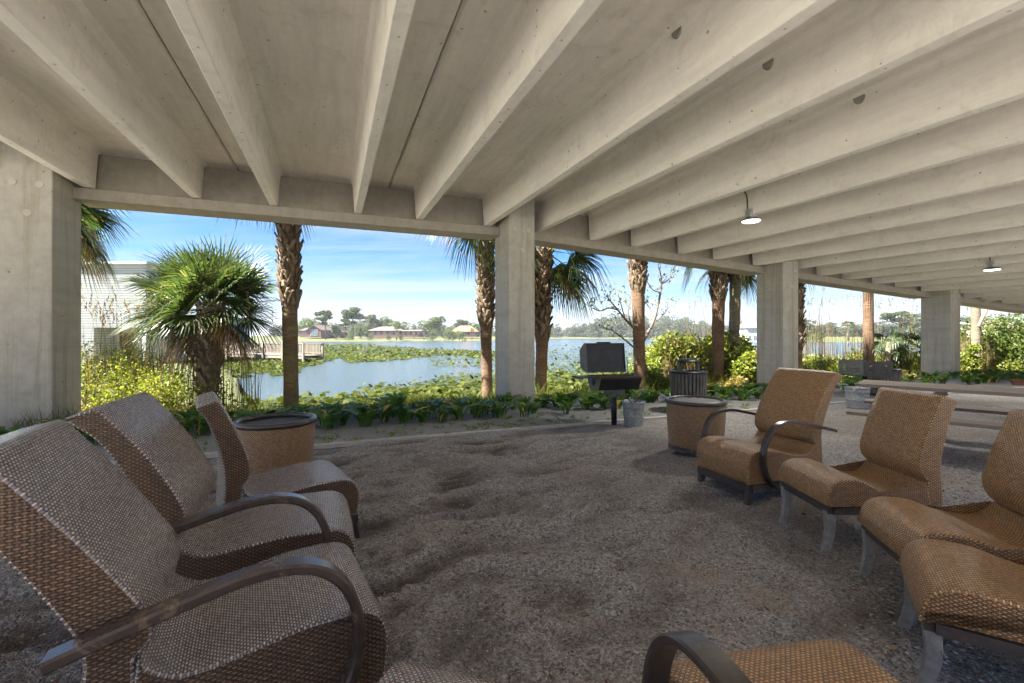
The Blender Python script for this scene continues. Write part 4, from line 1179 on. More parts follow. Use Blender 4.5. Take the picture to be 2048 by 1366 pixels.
def palm(name, base, top_z, r0, r1, label, mat_trunk='trunk_br', boots=(0.0, 0.0), crown=24, leaf=1.0, petiole=0.9, seed=1, lean=(0, 0), dead=5, boot_mat='boot', crown_r=0.0, elev=(-35, 75), fruit=0, extra=None, boot_w=1.0, droopk=1.0):
    x, y, z = base
    e = empty(name, (x, y, z), 0, label, 'palm tree', 'palms along the lake bank')
    H_ = top_z - z
    r_ = np.random.RandomState(seed)
    def cx_(t): return lean[0] * t + 0.04 * math.sin(t * 3 + seed), lean[1] * t
    m = MB(); pts, rad = [], []
    for k in range(26):
        t = k / 25; a, b_ = cx_(t); pts.append((a, b_, H_ * t - 0.3 * (1 - t)))
        rr = r0 + (r1 - r0) * t
        rr *= 1.0 + 0.28 * math.exp(-t * H_ / 0.35) + 0.03 * math.sin(k * 2.1 + seed)
        rad.append(rr)
    m.tube(pts, rad, 18)
    m.build('trunk', M[mat_trunk], e, True)
    if boots[1] > boots[0]:
        V, F = [], []
        nb = int((boots[1] - boots[0]) * 44 / boot_w)
        for k in range(nb):
            zc = boots[0] - z + (boots[1] - boots[0]) * k / nb + r_.uniform(-0.02, 0.02)
            t = zc / H_; a, b_ = cx_(t); rr = (r0 + (r1 - r0) * t) * 1.0
            an = k * 2.39996 + r_.uniform(-0.15, 0.15)
            ln = r_.uniform(0.24, 0.36) * boot_w; out = r_.uniform(0.05, 0.13)
            tip_r = rr + out
            for sgn in (-1, 1):
                w0_ = 0.075
                for part in ((0.0, 0.5), (0.5, 1.0)):
                    q = []
                    for tt_ in part:
                        aa = an + sgn * (0.10 + 0.55 * tt_)
                        rd = rr + 0.012 + (tip_r - rr) * tt_ ** 1.4
                        zz = zc + ln * tt_
                        hw = (w0_ * (1 - 0.45 * tt_)) * 0.5 / rr
                        q.append(((a + math.cos(aa - hw) * rd, b_ + math.sin(aa - hw) * rd, zz - 0.012), (a + math.cos(aa + hw) * rd, b_ + math.sin(aa + hw) * rd, zz - 0.012),
                                  (a + math.cos(aa + hw) * (rd - 0.022), b_ + math.sin(aa + hw) * (rd - 0.022), zz + 0.012), (a + math.cos(aa - hw) * (rd - 0.022), b_ + math.sin(aa - hw) * (rd - 0.022), zz + 0.012)))
                    n = len(V); V += list(q[0]) + list(q[1])
                    for i in range(4): F.append((n + i, n + (i + 1) % 4, n + 4 + (i + 1) % 4, n + 4 + i))
                    F.append((n + 4, n + 5, n + 6, n + 7))
        np_mesh('leaf_bases', V, F, M[boot_mat], e)
    if crown:
        V, F = [], []
        a, b_ = cx_(1.0)
        for k in range(crown):
            az = k * 2.39996 + r_.uniform(-0.2, 0.2)
            u = (k + 0.5) / crown
            el = math.radians(elev[1] + (elev[0] - elev[1]) * u ** 0.8 + r_.uniform(-14, 14))
            d = (math.cos(az) * math.cos(el), math.sin(az) * math.cos(el), math.sin(el))
            if top_z > 3 and -(d[0] * SX + d[1] * SY) * (petiole + leaf) > to_st(x, y)[1] - 9.75: continue
            org = (a + math.cos(az) * r1 * 0.6, b_ + math.sin(az) * r1 * 0.6, H_ + 0.12 * (0.5 - u))
            fan_leaf(V, F, org, d, leaf * r_.uniform(0.85, 1.1), seed * 100 + k, petiole=petiole * r_.uniform(0.6, 1.12), droop=(0.12 + 0.38 * u) * droopk, nseg=38)
        if extra:
            for k, (az, el, ps) in enumerate(extra):
                az, el = math.radians(az), math.radians(el)
                d = (math.cos(az) * math.cos(el), math.sin(az) * math.cos(el), math.sin(el))
                fan_leaf(V, F, (a, b_, H_), d, leaf, seed * 77 + k, petiole=ps, droop=0.5, nseg=38)
        np_mesh('crown', V, F, M['frond'], e)
    if dead:
        V, F = [], []
        a, b_ = cx_(1.0)
        for k in range(dead):
            az = k * 2.39996 * 1.3 + 1.0 + seed; el = math.radians(r_.uniform(-42, -8))
            d = (math.cos(az) * math.cos(el), math.sin(az) * math.cos(el), math.sin(el))
            fan_leaf(V, F, (a, b_, H_ - 0.12), d, leaf * r_.uniform(0.6, 0.85), seed * 31 + k, petiole=petiole * 0.75, droop=0.55, nseg=30, spread=95, dead=True, width=0.028)
        np_mesh('dead_fronds', V, F, M['frond_dead'], e)
    if fruit:
        V, F = [], []
        a, b_ = cx_(1.0)
        for k in range(fruit):
            az = 3.9 + k * 0.75; rr = r_.uniform(0.35, 0.75); top = np.array((a + math.cos(az) * rr, b_ + math.sin(az) * rr, H_ - 0.15))
            n = 520
            tz = r_.rand(n) ** 0.8
            P_ = top + np.stack([r_.normal(size=n) * 0.07 * (0.3 + tz), r_.normal(size=n) * 0.07 * (0.3 + tz), -0.1 - tz * 0.95], 1)
            D_ = unit(r_.normal(size=(n, 3)) + np.array([0, 0, -1.2])); Nn = unit(np.cross(D_, r_.normal(size=(n, 3))))
            v_, f_ = leaf_quads(P_, D_, Nn, np.full(n, 0.045), np.full(n, 0.014))
            f_ = f_ + len(V); V += list(v_); F += [tuple(q) for q in f_]
        np_mesh('fruit_stalks', V, F, M['fruit'], e)
    return e
M['fruit'] = leafmat('dark_fruit', [(0, (0.03, 0.022, 0.018)), (0.6, (0.09, 0.06, 0.04)), (1, (0.16, 0.12, 0.07))], 0.8, 0.0)
def pb(px, Y, z): return ((px - CX) / FPX * Y, Y, z)
# left edge palm: trunk behind the first column, crown reaching into the first bay
palm('cabbage_palm', pb(88, 9.6, -0.1), 4.2, 0.15, 0.15, 'tall palm behind the leftmost column, its drooping crown reaching into the first opening', boots=(2.6, 3.9), crown=30, leaf=0.95, petiole=0.75, seed=3, dead=8, elev=(-45, 70))
palm('cabbage_palm', pb(418, 9.7, -0.3), 1.95, 0.145, 0.185, 'short full-crowned fan palm with hanging brown fronds and dark fruit stalks, in the first opening', 'trunk_gr', boots=(-0.05, 1.9), crown=50, leaf=0.98, petiole=0.68, seed=5, dead=13, droopk=0.45, boot_mat='boot_gr', elev=(-12, 84), fruit=4, boot_w=1.15)
palm('cabbage_palm', pb(579, 9.9, -0.25), 5.2, 0.14, 0.185, 'mossy straight palm trunk with crossed leaf bases on top, right of the short full-crowned palm', 'trunk_moss', boots=(1.95, 5.1), crown=16, leaf=0.9, petiole=0.8, seed=8, dead=2, elev=(-35, 60), boot_w=1.1)
palm('cabbage_palm', pb(974, 11.2, -0.2), 4.95, 0.125, 0.165, 'slender palm trunk with peeling leaf bases standing just left of the second column', boots=(1.5, 4.9), crown=16, leaf=0.9, petiole=0.85, seed=9, dead=1, elev=(-38, 60))
palm('cabbage_palm', pb(1082, 11.7, -0.25), 3.55, 0.135, 0.19, 'palm with an open green and yellow crown just right of the second column', boots=(1.2, 3.5), crown=26, leaf=0.95, petiole=0.75, seed=12, dead=3, elev=(-48, 70), extra=[(-12, -20, 0.9), (8, 5, 0.9), (-25, -45, 0.75), (20, -35, 0.8)])
palm('cabbage_palm', pb(1276, 12.6, -0.3), 5.3, 0.145, 0.20, 'palm trunk with spiky leaf bases in front of the bare branching tree', boots=(2.55, 5.2), crown=14, leaf=0.85, petiole=0.8, seed=14, dead=0, elev=(-40, 60))
palm('cabbage_palm', pb(1439, 13.7, -0.4), 4.6, 0.155, 0.20, 'orange-brown palm trunk, left one of the two close together beside the third column', boots=(2.4, 4.55), crown=18, leaf=0.85, petiole=0.75, seed=17, dead=1, lean=(-0.05, 0), elev=(-42, 60))
palm('cabbage_palm', pb(1461, 14.6, -0.4), 4.15, 0.15, 0.175, 'leaning greyer palm trunk, right one of the two close together beside the third column', 'trunk_gr', boots=(3.1, 4.1), crown=18, leaf=0.85, petiole=0.75, seed=19, dead=1, lean=(0.17, 0), elev=(-42, 60))
palm('cabbage_palm', pb(1595, 14.8, -0.3), 4.3, 0.12, 0.16, 'palm trunk with ragged bases showing at the right edge of the third column', boots=(0.9, 4.2), crown=18, leaf=0.85, petiole=0.75, seed=21, dead=1, elev=(-42, 60))
palm('cabbage_palm', pb(1741, 16.6, -0.3), 5.0, 0.17, 0.16, 'smooth orange-brown palm trunk rising behind the open box grill', crown=14, leaf=0.85, petiole=0.75, seed=23, dead=0, lean=(-0.12, 0), elev=(-40, 60))
st_ = palm('cabbage_palm', pb(1952, 18.6, -0.3), 4.8, 0.15, 0.15, 'mottled palm trunk with a broken stub, right of the fourth column', 'trunk_gr', crown=10, leaf=0.8, petiole=0.7, seed=25, dead=0, lean=(-0.1, 0), elev=(-20, 60))
m = MB(); m.tube([(-0.02, -0.1, 2.05), (0.12, -0.16, 2.45), (0.28, -0.16, 2.75), (0.36, -0.18, 2.95)], [0.085, 0.075, 0.05, 0.02], 7); m.build('broken_stub', M['boot_gr'], st_)

# ------------------------------------------------------------------ bare branching tree
def bare_tree():
    Y = 13.2
    e = empty('bare_tree', pb(1288, Y, -0.3), 0, 'nearly bare crooked tree with forking branches behind the spiky palm trunk', 'tree')
    bx_, by_, bz_ = pb(1288, Y, -0.3)
    def P_(px, py, dy=0.0):
        q = dpt(px, py, Y + dy); return (q[0] - bx_, q[1] - by_, q[2] - bz_)
    m = MB(); m.tube([P_(1300, 800), P_(1296, 760), P_(1287, 720), P_(1283, 690), P_(1276, 668)], [0.085, 0.07, 0.06, 0.05, 0.04], 8); m.build('trunk', M['branch'], e, True)
    lines = [([(1283, 690, 0), (1296, 665, .1), (1309, 638, .2), (1318, 600, .3), (1323, 568, .3), (1321, 548, .4), (1316, 530, .4)], .05),
             ([(1323, 568, .3), (1336, 560, .3), (1346, 545, .3), (1348, 532, .3)], .022),
             ([(1321, 585, .3), (1306, 580, .2), (1296, 566, .1), (1290, 555, 0)], .02),
             ([(1276, 668, 0), (1262, 650, -.2), (1250, 638, -.3), (1236, 620, -.4), (1222, 604, -.5), (1213, 590, -.5)], .045),
             ([(1236, 620, -.4), (1218, 616, -.5), (1200, 622, -.6), (1185, 616, -.7), (1170, 607, -.7)], .022),
             ([(1200, 622, -.6), (1186, 608, -.6), (1190, 600, -.6)], .012),
             ([(1250, 638, -.3), (1243, 612, -.3), (1238, 594, -.3), (1234, 575, -.2)], .02),
             ([(1262, 650, -.2), (1256, 622, 0), (1262, 600, .1), (1256, 586, .2)], .025),
             ([(1287, 712, 0), (1262, 690, -.3), (1240, 672, -.5), (1222, 660, -.6), (1200, 655, -.7)], .03),
             ([(1309, 638, .2), (1300, 618, .5), (1292, 604, .6), (1296, 590, .6)], .02),
             ([(1296, 665, .1), (1306, 650, .4), (1326, 630, .6), (1336, 615, .7), (1330, 600, .7)], .02),
             ([(1222, 604, -.5), (1220, 590, -.5), (1224, 574, -.5)], .012)]
    r_ = random.Random(4)
    m = MB(); tips = []
    for pts, w_ in lines:
        q = smooth_pts([P_(*p) for p in pts], 3); n = len(q)
        m.tube([tuple(v) for v in q], [w_ * (1 - 0.75 * i / n) for i in range(n)], 6)
        tips += [tuple(v) for v in q[n // 2:]]
        for i in range(2, n, 2):
            a = np.array(q[i]); d = np.array((r_.uniform(-1, 1), r_.uniform(-1, 1), r_.uniform(0.0, 1.0))) * 0.28
            m.tube([tuple(a), tuple(a + d * 0.5 + np.array((0, 0, .02))), tuple(a + d)], [w_ * 0.28, w_ * 0.2, 0.003], 4)
            tips.append(tuple(a + d))
    m.build('branches', M['branch'], e, True)
    rs_ = np.random.RandomState(9)
    C_ = []
    for q in tips[::2]:
        for k in range(5): C_.append(np.array(q) + rs_.normal(size=3) * 0.07)
    C_ = np.array(C_); n = len(C_)
    D_ = unit(rs_.normal(size=(n, 3))); Nn = unit(np.cross(D_, rs_.normal(size=(n, 3))))
    v_, f_ = leaf_quads(C_, D_, Nn, 0.07 + 0.05 * rs_.rand(n), 0.04 + 0.02 * rs_.rand(n), 0.1)
    np_mesh('leaves', v_, f_, M['bush'], e)
bare_tree()

# ------------------------------------------------------------------ bushes
def bush(px, Y, ztop, wpx, label, mat='bush', n=3200, leaf=0.085, seed=1, z0=-0.35, depth=1.3, name='bush', lumps=9, cat='bush', stems=8):
    x, y, _ = pb(px, Y, 0)
    hw = wpx / 2 / FPX * Y
    e = empty(name, (x, y, z0), 0, label, cat, 'bushes and scrub on the lake bank')
    r_ = random.Random(seed)
    H_ = ztop - z0; blobs = []
    if px > 1300: n = int(n * 2.1); leaf *= 1.15
    for k in range(lumps):
        rr = r_.uniform(0.28, 0.42) * min(hw * 1.2, H_)
        u = r_.uniform(-1, 1)
        zc = r_.uniform(0.45, 1.0) * (H_ - rr * 0.9) * (1 - 0.25 * abs(u))
        blobs.append((u * (hw - rr * 0.6), r_.uniform(-1, 1) * depth * 0.5, max(rr * 0.4, zc), rr * r_.uniform(0.9, 1.3), rr, rr * r_.uniform(0.8, 1.1)))
    blobs.append((0, 0, H_ * 0.3, hw * 0.9, depth * 0.5, H_ * 0.33))
    v_, f_ = blob_leaves(blobs, n, leaf, seed, shell=0.12 if px < 500 else 0.35)
    np_mesh('leaves', v_, f_, M[mat], e)
    m = MB()
    for k in range(stems):
        b = blobs[k % len(blobs)]; a = (b[0] * 0.35, b[1] * 0.35, -0.1)
        m.tube([a, ((a[0] + b[0]) / 2 + r_.uniform(-.1, .1), (a[1] + b[1]) / 2, b[2] * 0.55), (b[0], b[1], b[2] + b[5] * 0.5)], [0.018, 0.012, 0.004], 5)
    m.build('stems', M['branch'], e, True)
    return e
bush(225, 9.6, 1.50, 190, 'bright yellow-green bush beside the leftmost column, in front of the white house', seed=2, n=9000, leaf=0.048, lumps=16, stems=40)
bush(330, 9.2, 0.95, 190, 'low yellow-green scrub between the left bush and the short full-crowned palm', seed=3, n=8000, leaf=0.045, lumps=18, stems=40)
bush(205, 8.6, 0.15, 170, 'tangled reddish-yellow undergrowth at the foot of the left bush', 'bush_rd', seed=4, n=5200, leaf=0.045, stems=30)
bush(395, 8.7, 0.12, 170, 'tangled low scrub at the foot of the short full-crowned palm', 'bush_rd', seed=6, n=4500, leaf=0.042, z0=-0.5, stems=30)
bush(480, 9.3, 0.10, 130, 'sparse rusty scrub between the short palm and the mossy palm trunk', 'bush_rd', seed=61, n=900, leaf=0.055, z0=-0.5)
bush(1352, 15.2, 1.60, 170, 'yellow-green bush behind the slatted litter bin with the hood', seed=7, n=4600, leaf=0.10, z0=-0.5, depth=2)
bush(1430, 14.6, 1.85, 170, 'tall yellow-green bush behind the pair of palm trunks, highest of the middle scrub', seed=8, n=5200, leaf=0.10, z0=-0.5, depth=2)
bush(1490, 14.0, 1.15, 90, 'yellow-green bush touching the left side of the third column', seed=9, n=3600, leaf=0.09, z0=-0.4)
bush(1395, 16.4, 1.80, 190, 'yellow-green bush standing farther back between the hooded bin and the pair of palm trunks', seed=71, n=3600, leaf=0.11, z0=-0.5, depth=2)
bush(1330, 16.0, 1.35, 130, 'yellow-green bush low behind the bare branching tree', seed=72, n=2600, leaf=0.10, z0=-0.5, depth=2)
bush(1478, 16.6, 1.75, 120, 'yellow-green bush farthest back, just left of the third column', seed=73, n=2600, leaf=0.11, z0=-0.5, depth=2)
bush(1625, 17.2, 0.95, 110, 'yellow scrub farther back, right against the third column', seed=74, n=2200, leaf=0.10, z0=-0.5)
bush(1705, 17.6, 0.80, 130, 'yellow scrub at the foot of the smooth orange-brown trunk', seed=75, n=2400, leaf=0.10, z0=-0.5)
bush(1765, 18.4, 1.15, 130, 'greenish scrub farther back between the smooth trunk and the small fan palm', 'bush_dk', seed=76, n=2400, leaf=0.10, z0=-0.5)
bush(1945, 21.0, 1.7, 110, 'yellow-green scrub farther back around the mottled trunk', seed=77, n=2600, leaf=0.12, z0=-0.5)
bush(1310, 13.4, 0.55, 110, 'low green bush between the hooded grill and the hooded litter bin', 'bush_dk', seed=10, n=2600, leaf=0.08, z0=-0.5)
bush(1425, 13.6, 0.35, 120, 'low brownish scrub at the foot of the pair of palm trunks', 'bush_rd', seed=11, n=2400, leaf=0.07, z0=-0.4)
bush(1640, 15.4, 0.70, 130, 'yellow scrub right of the third column, behind the gap before the orange trunk', seed=12, n=3800, leaf=0.08, z0=-0.4)
bush(1675, 15.3, 0.25, 150, 'low reddish scrub left of the open box grill', 'bush_rd', seed=13, n=3200, leaf=0.07, z0=-0.4)
bush(1790, 17.6, 0.75, 130, 'yellow scrub behind the small fan palm, left of the fourth column', 'bush', seed=15, n=3400, leaf=0.09, z0=-0.4)
bush(1800, 16.7, 0.15, 120, 'low pink-brown scrub just left of the fourth column', 'bush_rd', seed=16, n=2400, leaf=0.07, z0=-0.4)
bush(1925, 18.6, 1.1, 60, 'yellow-green bush just right of the fourth column', seed=18, n=2600, leaf=0.10, z0=-0.4)
bush(2050, 20.5, 2.75, 240, 'big dense green shrub filling the right edge under the beam', 'bush_dk', seed=20, n=9000, leaf=0.10, z0=-0.3, depth=3, lumps=16, stems=14)
bush(2000, 19.4, 0.5, 140, 'low yellow-green shrub in front of the big shrub at the right edge', 'bush', seed=22, n=4000, leaf=0.085, z0=-0.3)
def fan_shrub(px, Y, z, n, leaf, label, seed, pet=0.5):
    x, y, _ = pb(px, Y, 0)
    e = empty('fan_palm_shrub', (x, y, -0.3), 0, label, 'palm shrub', 'small fan palms')
    V, F = [], []; r_ = np.random.RandomState(seed)
    for k in range(n):
        az = k * 2.4; el = math.radians(75 - 100 * (k + 0.5) / n)
        d = (math.cos(az) * math.cos(el), math.sin(az) * math.cos(el), math.sin(el))
        fan_leaf(V, F, (0, 0, z + 0.3), d, leaf, seed * 50 + k, petiole=pet, droop=0.45, nseg=22)
    np_mesh('crown', V, F, M['frond'], e)
    m = MB(); m.tube([(0, 0, -0.1), (0.02, 0, z + 0.3)], [0.07, 0.08], 9); m.build('trunk', M['trunk_gr'], e, True)
fan_shrub(1812, 17.0, 0.95, 16, 0.62, 'small green fan palm left of the fourth column', 3, 0.45)
fan_shrub(1521, 14.2, 0.3, 7, 0.45, 'tiny fan palm seedling low beside the pair of palm trunks', 5, 0.4)
fan_shrub(1775, 16.6, 1.15, 6, 0.5, 'thin dark fan palm sprout left of the small green fan palm', 8, 0.3)

# ------------------------------------------------------------------ reeds, grass, weeds (uncountable)
def blades(name, pts, hts, wid, seed, mat, lean=0.25, plume=False, label=None, cat='grass'):
    r_ = np.random.RandomState(seed); n = len(pts)
    P_ = np.array(pts); h = np.array(hts)[:, None]
    az = r_.rand(n) * 6.28; ld = np.stack([np.cos(az), np.sin(az), np.zeros(n)], 1) * lean * (0.3 + r_.rand(n, 1))
    fa = r_.rand(n) * 3.14; S_ = np.stack([np.cos(fa), np.sin(fa), np.zeros(n)], 1) * (wid * 0.5)
    up = np.array([0, 0, 1.0])
    p0 = P_; p1 = P_ + (up * 0.55 + ld * 0.28) * h; p2 = P_ + (up * 0.97 + ld) * h
    V = np.stack([p0 - S_, p0 + S_, p1 + S_ * 0.8, p1 - S_ * 0.8, p2 + S_ * 0.12, p2 - S_ * 0.12], 1).reshape(-1, 3)
    b = (np.arange(n) * 6)[:, None]
    F = np.concatenate([b + np.array([[0, 1, 2, 3]]), b + np.array([[3, 2, 4, 5]])], 0)
    o = np_mesh(name, V, F, M[mat])
    return tag(o, label, cat, kind='stuff'), p2
def scatter_st(n, s0, s1, t0, t1, seed, dens=None):
    r_ = np.random.RandomState(seed); out = []
    while len(out) < n:
        s_, t_ = r_.uniform(s0, s1), r_.uniform(t0, t1); x, y = fac_xy(s_, t_)
        if dens is not None and r_.rand() > dens(x, y, s_, t_): continue
        out.append((x, y, ground_z(x, y)))
    return out
def dn(x, y, s, t): return 0.35 + 0.65 * max(0.0, min(1.0, 0.5 + 1.2 * noise.noise(Vector((x * 0.8, y * 0.8, 5)))))
pts = scatter_st(9000, -6, 3.5, 8.3, 11.3, 1, dn)
blades('shore_grass', pts, [0.18 + 0.40 * abs(noise.noise(Vector((p[0] * 1.2, p[1] * 1.2, 0)))) + 0.14 * ((i * 37) % 10) / 10 for i, p in enumerate(pts)], 0.014, 2, 'grass', 0.45, label='yellow-green grass along the lake edge')
pts = scatter_st(9000, 3.5, 20, 9.7, 13.5, 3, dn)
blades('bank_grass', pts, [0.22 + 0.5 * ((i * 53) % 17) / 17 for i in range(len(pts))], 0.018, 4, 'grass', 0.4, label='yellow-green grass on the bank under the scrub at right')
# dry reeds: stems with seed plumes
def reeds(name, area, n, hrange, seed, label, plume_frac=0.5, w=0.014):
    r_ = np.random.RandomState(seed); pts = []
    for k in range(n):
        a = area[r_.randint(len(area))]
        while True:
            px, Y = r_.uniform(a[0], a[1]), r_.uniform(a[2], a[3]); x, y, _ = pb(px, Y, 0)
            if to_st(x, y)[1] > 10.2: break
        pts.append((x, y, -0.5))
    h = r_.uniform(hrange[0], hrange[1], n)
    # mostly short with a few tall ones
    h = hrange[0] + (hrange[1] - hrange[0]) * r_.rand(n) ** 2.2
    o, tips = blades(name, pts, h, w, seed + 1, 'reed', 0.10, label=label, cat='reeds')
    top = tips[h > hrange[0] + (hrange[1] - hrange[0]) * (1 - plume_frac)]
    C_ = []; 
    for q in top:
        sw = r_.normal(size=2) * 0.05
        for k in range(9): u = k / 8; C_.append(q + np.array((sw[0] * u, sw[1] * u, 0.02 - 0.26 * (1 - u))) + r_.normal(size=3) * 0.010)
    if C_:
        C_ = np.array(C_); m_ = len(C_)
        D_ = unit(r_.normal(size=(m_, 3)) * 0.5 + np.array([0.3, 0, -1.0])); Nn = unit(np.cross(D_, r_.normal(size=(m_, 3))))
        v_, f_ = leaf_quads(C_, D_, Nn, 0.06 + 0.05 * r_.rand(m_), 0.016 + 0.01 * r_.rand(m_))
        p = np_mesh('seed_plumes', v_, f_, M['plume'], o)
        tag(p, kind='stuff')
reeds('left_reeds'.replace('left_', 'lakeside_'), [(165, 330, 9.6, 10.8), (165, 330, 8.6, 9.6), (330, 520, 9.2, 10.5)], 760, (0.7, 2.9), 30, 'dry tan reeds with feathery heads standing in the scrub at left', 0.25, 0.012)
reeds('tan_reeds', [(1325, 1450, 13.6, 15.0)], 900, (0.9, 1.9), 32, 'dense stand of dry tan reeds behind the hooded litter bin', 0.1, 0.018)
reeds('straw_reeds', [(1600, 1835, 16, 19), (1915, 2000, 18.5, 21)], 1100, (0.9, 1.7), 36, 'low straw-coloured reeds filling the right openings above the yellow scrub', 0.1, 0.022)
reeds('tall_reeds', [(1600, 1835, 15.5, 20), (1600, 1835, 16, 19), (1380, 1500, 16, 19), (1915, 1990, 18, 22)], 820, (1.0, 3.9), 34, 'tall thin plumed reeds against the water in the right openings', 0.25, 0.016)
# small weeds on the grit path
r_ = np.random.RandomState(5); C_, D_, Nn_, Ls, Ws = [], [], [], [], []
for k in range(150):
    s_, t_ = r_.uniform(-4.5, 7.5), CURB_T + 0.05 + abs(r_.normal()) * 0.42
    if t_ > 8: continue
    x, y = fac_xy(s_, t_); R_ = r_.uniform(0.02, 0.09)
    for q in range(int(10 + 160 * R_)):
        a = r_.rand() * 6.28; rr = R_ * r_.rand() ** 0.6
        el = r_.uniform(0.3, 1.0)
        C_.append((x + math.cos(a) * rr, y + math.sin(a) * rr, 0.02 + 0.035 * r_.rand())); D_.append((math.cos(a), math.sin(a), el))
        Ls.append(r_.uniform(0.02, 0.05)); Ws.append(r_.uniform(0.010, 0.02))
C_ = np.array(C_); D_ = unit(np.array(D_)); Nn_ = unit(np.cross(D_, r_.normal(size=C_.shape)) + np.array([0, 0, 0.8]))
v_, f_ = leaf_quads(C_, D_, Nn_, np.array(Ls), np.array(Ws), 0.1)
tag(np_mesh('weeds', v_, f_, M['weed']), 'tiny bright green weeds sprouting from the grit path', 'weeds', kind='stuff')
# bark flakes, twigs and leaves on the gravel
n = 620; xx, yy = [], []
u = r_.rand(n); Yd = 1.2 + 5.0 * u ** 1.2; Xd = (r_.rand(n) * 2 - 0.95) * (Yd * 0.9)
keep = np.array([to_st(a, b)[1] < CURB_T - 0.1 for a, b in zip(Xd, Yd)]); Xd, Yd = Xd[keep], Yd[keep]; n = len(Xd)
C_ = np.stack([Xd, Yd, np.array([gz(a, b) for a, b in zip(Xd, Yd)]) + 0.008], 1)
az = r_.rand(n) * 6.28
D_ = unit(np.stack([np.cos(az), np.sin(az), r_.normal(size=n) * 0.15], 1)); Nn_ = unit(np.stack([r_.normal(size=n) * 0.25, r_.normal(size=n) * 0.25, np.ones(n)], 1))
ln = 0.012 + 0.05 * r_.rand(n) ** 3
v_, f_ = leaf_quads(C_, D_, Nn_, ln, ln * (0.18 + 0.4 * r_.rand(n)), 0.1)
tag(np_mesh('leaf_litter', v_, f_, M['debris']), 'reddish bark flakes and dry leaves scattered over the gravel', 'leaf litter', kind='stuff')

# ------------------------------------------------------------------ broad-leaved border plants (each clump a thing)
def lily_proto(seed, nl, h):
    r_ = np.random.RandomState(seed); V, F = [], []
    for k in range(nl):
        az = r_.rand() * 6.28; ln = h * r_.uniform(0.75, 1.15); w_ = r_.uniform(0.07, 0.115); out = r_.uniform(0.35, 0.95) * ln
        d = np.array((math.cos(az), math.sin(az), 0)); sd = np.array((-d[1], d[0], 0)); b0 = np.array((r_.uniform(-.07, .07), r_.uniform(-.07, .07), 0))
        prev = None
        for u, wk in ((0, .12), (.25, .3), (.45, .85), (.65, 1.0), (.83, .7), (1.0, .04)):
            p = b0 + d * out * u ** 1.5 + np.array((0, 0, ln * (u - 0.38 * u ** 2.6)))
            fold = np.array((0, 0, 0.18 * w_ * wk))
            cur = (p + sd * w_ * wk / 2 + fold, p, p - sd * w_ * wk / 2 + fold)
            if prev is not None:
                n = len(V); V += [prev[0], prev[1], prev[2], cur[0], cur[1], cur[2]]
                F += [(n, n + 1, n + 4, n + 3), (n + 1, n + 2, n + 5, n + 4)]
            prev = cur
    # weld the strips of each leaf so that one leaf is one island
    V = np.array(V); key = {}; idx = []; nv = []
    for v in V:
        k = tuple(np.round(v, 5))
        if k not in key: key[k] = len(nv); nv.append(v)
        idx.append(key[k])
    F = [tuple(idx[i] for i in f) for f in F]
    me = np_mesh('lily_mesh', nv, F, M['lily'])
    d = me.data; bpy.data.objects.remove(me)
    return d
protos = [lily_proto(40 + k, 13 + 3 * (k % 3), 0.36 + 0.05 * (k % 3)) for k in range(6)]
k = 0
r_ = random.Random(31)
for row, t0 in enumerate((7.1, 7.5, 7.95)):
    s_ = -4.9 + 0.13 * row
    while s_ < 21:
        step = (r_.uniform(0.20, 0.34) + (0.25 if r_.random() < 0.08 else 0)) if s_ < 9 else r_.uniform(0.42, 0.6)
        s_ += step
        t_ = t0 + r_.uniform(-0.22, 0.22) + (0.35 if 5.2 < s_ < 6.4 else 0)
        x, y = fac_xy(s_, t_)
        o = bpy.data.objects.new('broadleaf_plant', protos[r_.randrange(6)])
        o.location = (x, y, 0.0); o.rotation_euler = (0, 0, r_.uniform(0, 6.28)); sc = r_.uniform(0.62, 1.02); o.scale = (sc, sc, sc * r_.uniform(0.9, 1.1))
        link(o)
        rw = ('front', 'middle', 'back')[row]
        spots = [(-3.7, 'at the foot of the leftmost column'), (-2.6, 'right beside the leftmost column'), (-1.7, 'behind the edge-on brown chair'), (-0.9, 'behind the left drum table'), (-0.2, 'below the mossy palm trunk'),
                 (0.6, 'just right of the left drum table'), (1.4, 'midway between the mossy palm and the second column'), (2.3, 'left of the slender palm trunk'), (3.1, 'below the slender palm trunk'), (4.0, 'around the second column'),
                 (4.9, 'below the open-crowned palm'), (5.7, 'left of the hooded grill'), (6.6, 'behind the hooded grill'), (7.5, 'behind the bucket with sticks'), (8.8, 'around the hooded litter bin'), (10.0, 'below the two close palm trunks'),
                 (11.0, 'left of the third column'), (12.2, 'around the third column'), (13.8, 'behind the two-armed tan chair'), (15.4, 'behind the open box grill'), (17.2, 'right of the open box grill'), (18.5, 'left of the fourth column'), (19.8, 'around the fourth column'), (99, 'beyond the fourth column')]
        where = next(w_ for lim, w_ in spots if s_ < lim)
        lb = 'broad-leaved plant in the ' + rw + ' row, ' + where
        tag(o, lb, 'border plant', 'broad-leaved plants edging the path, ' + where)
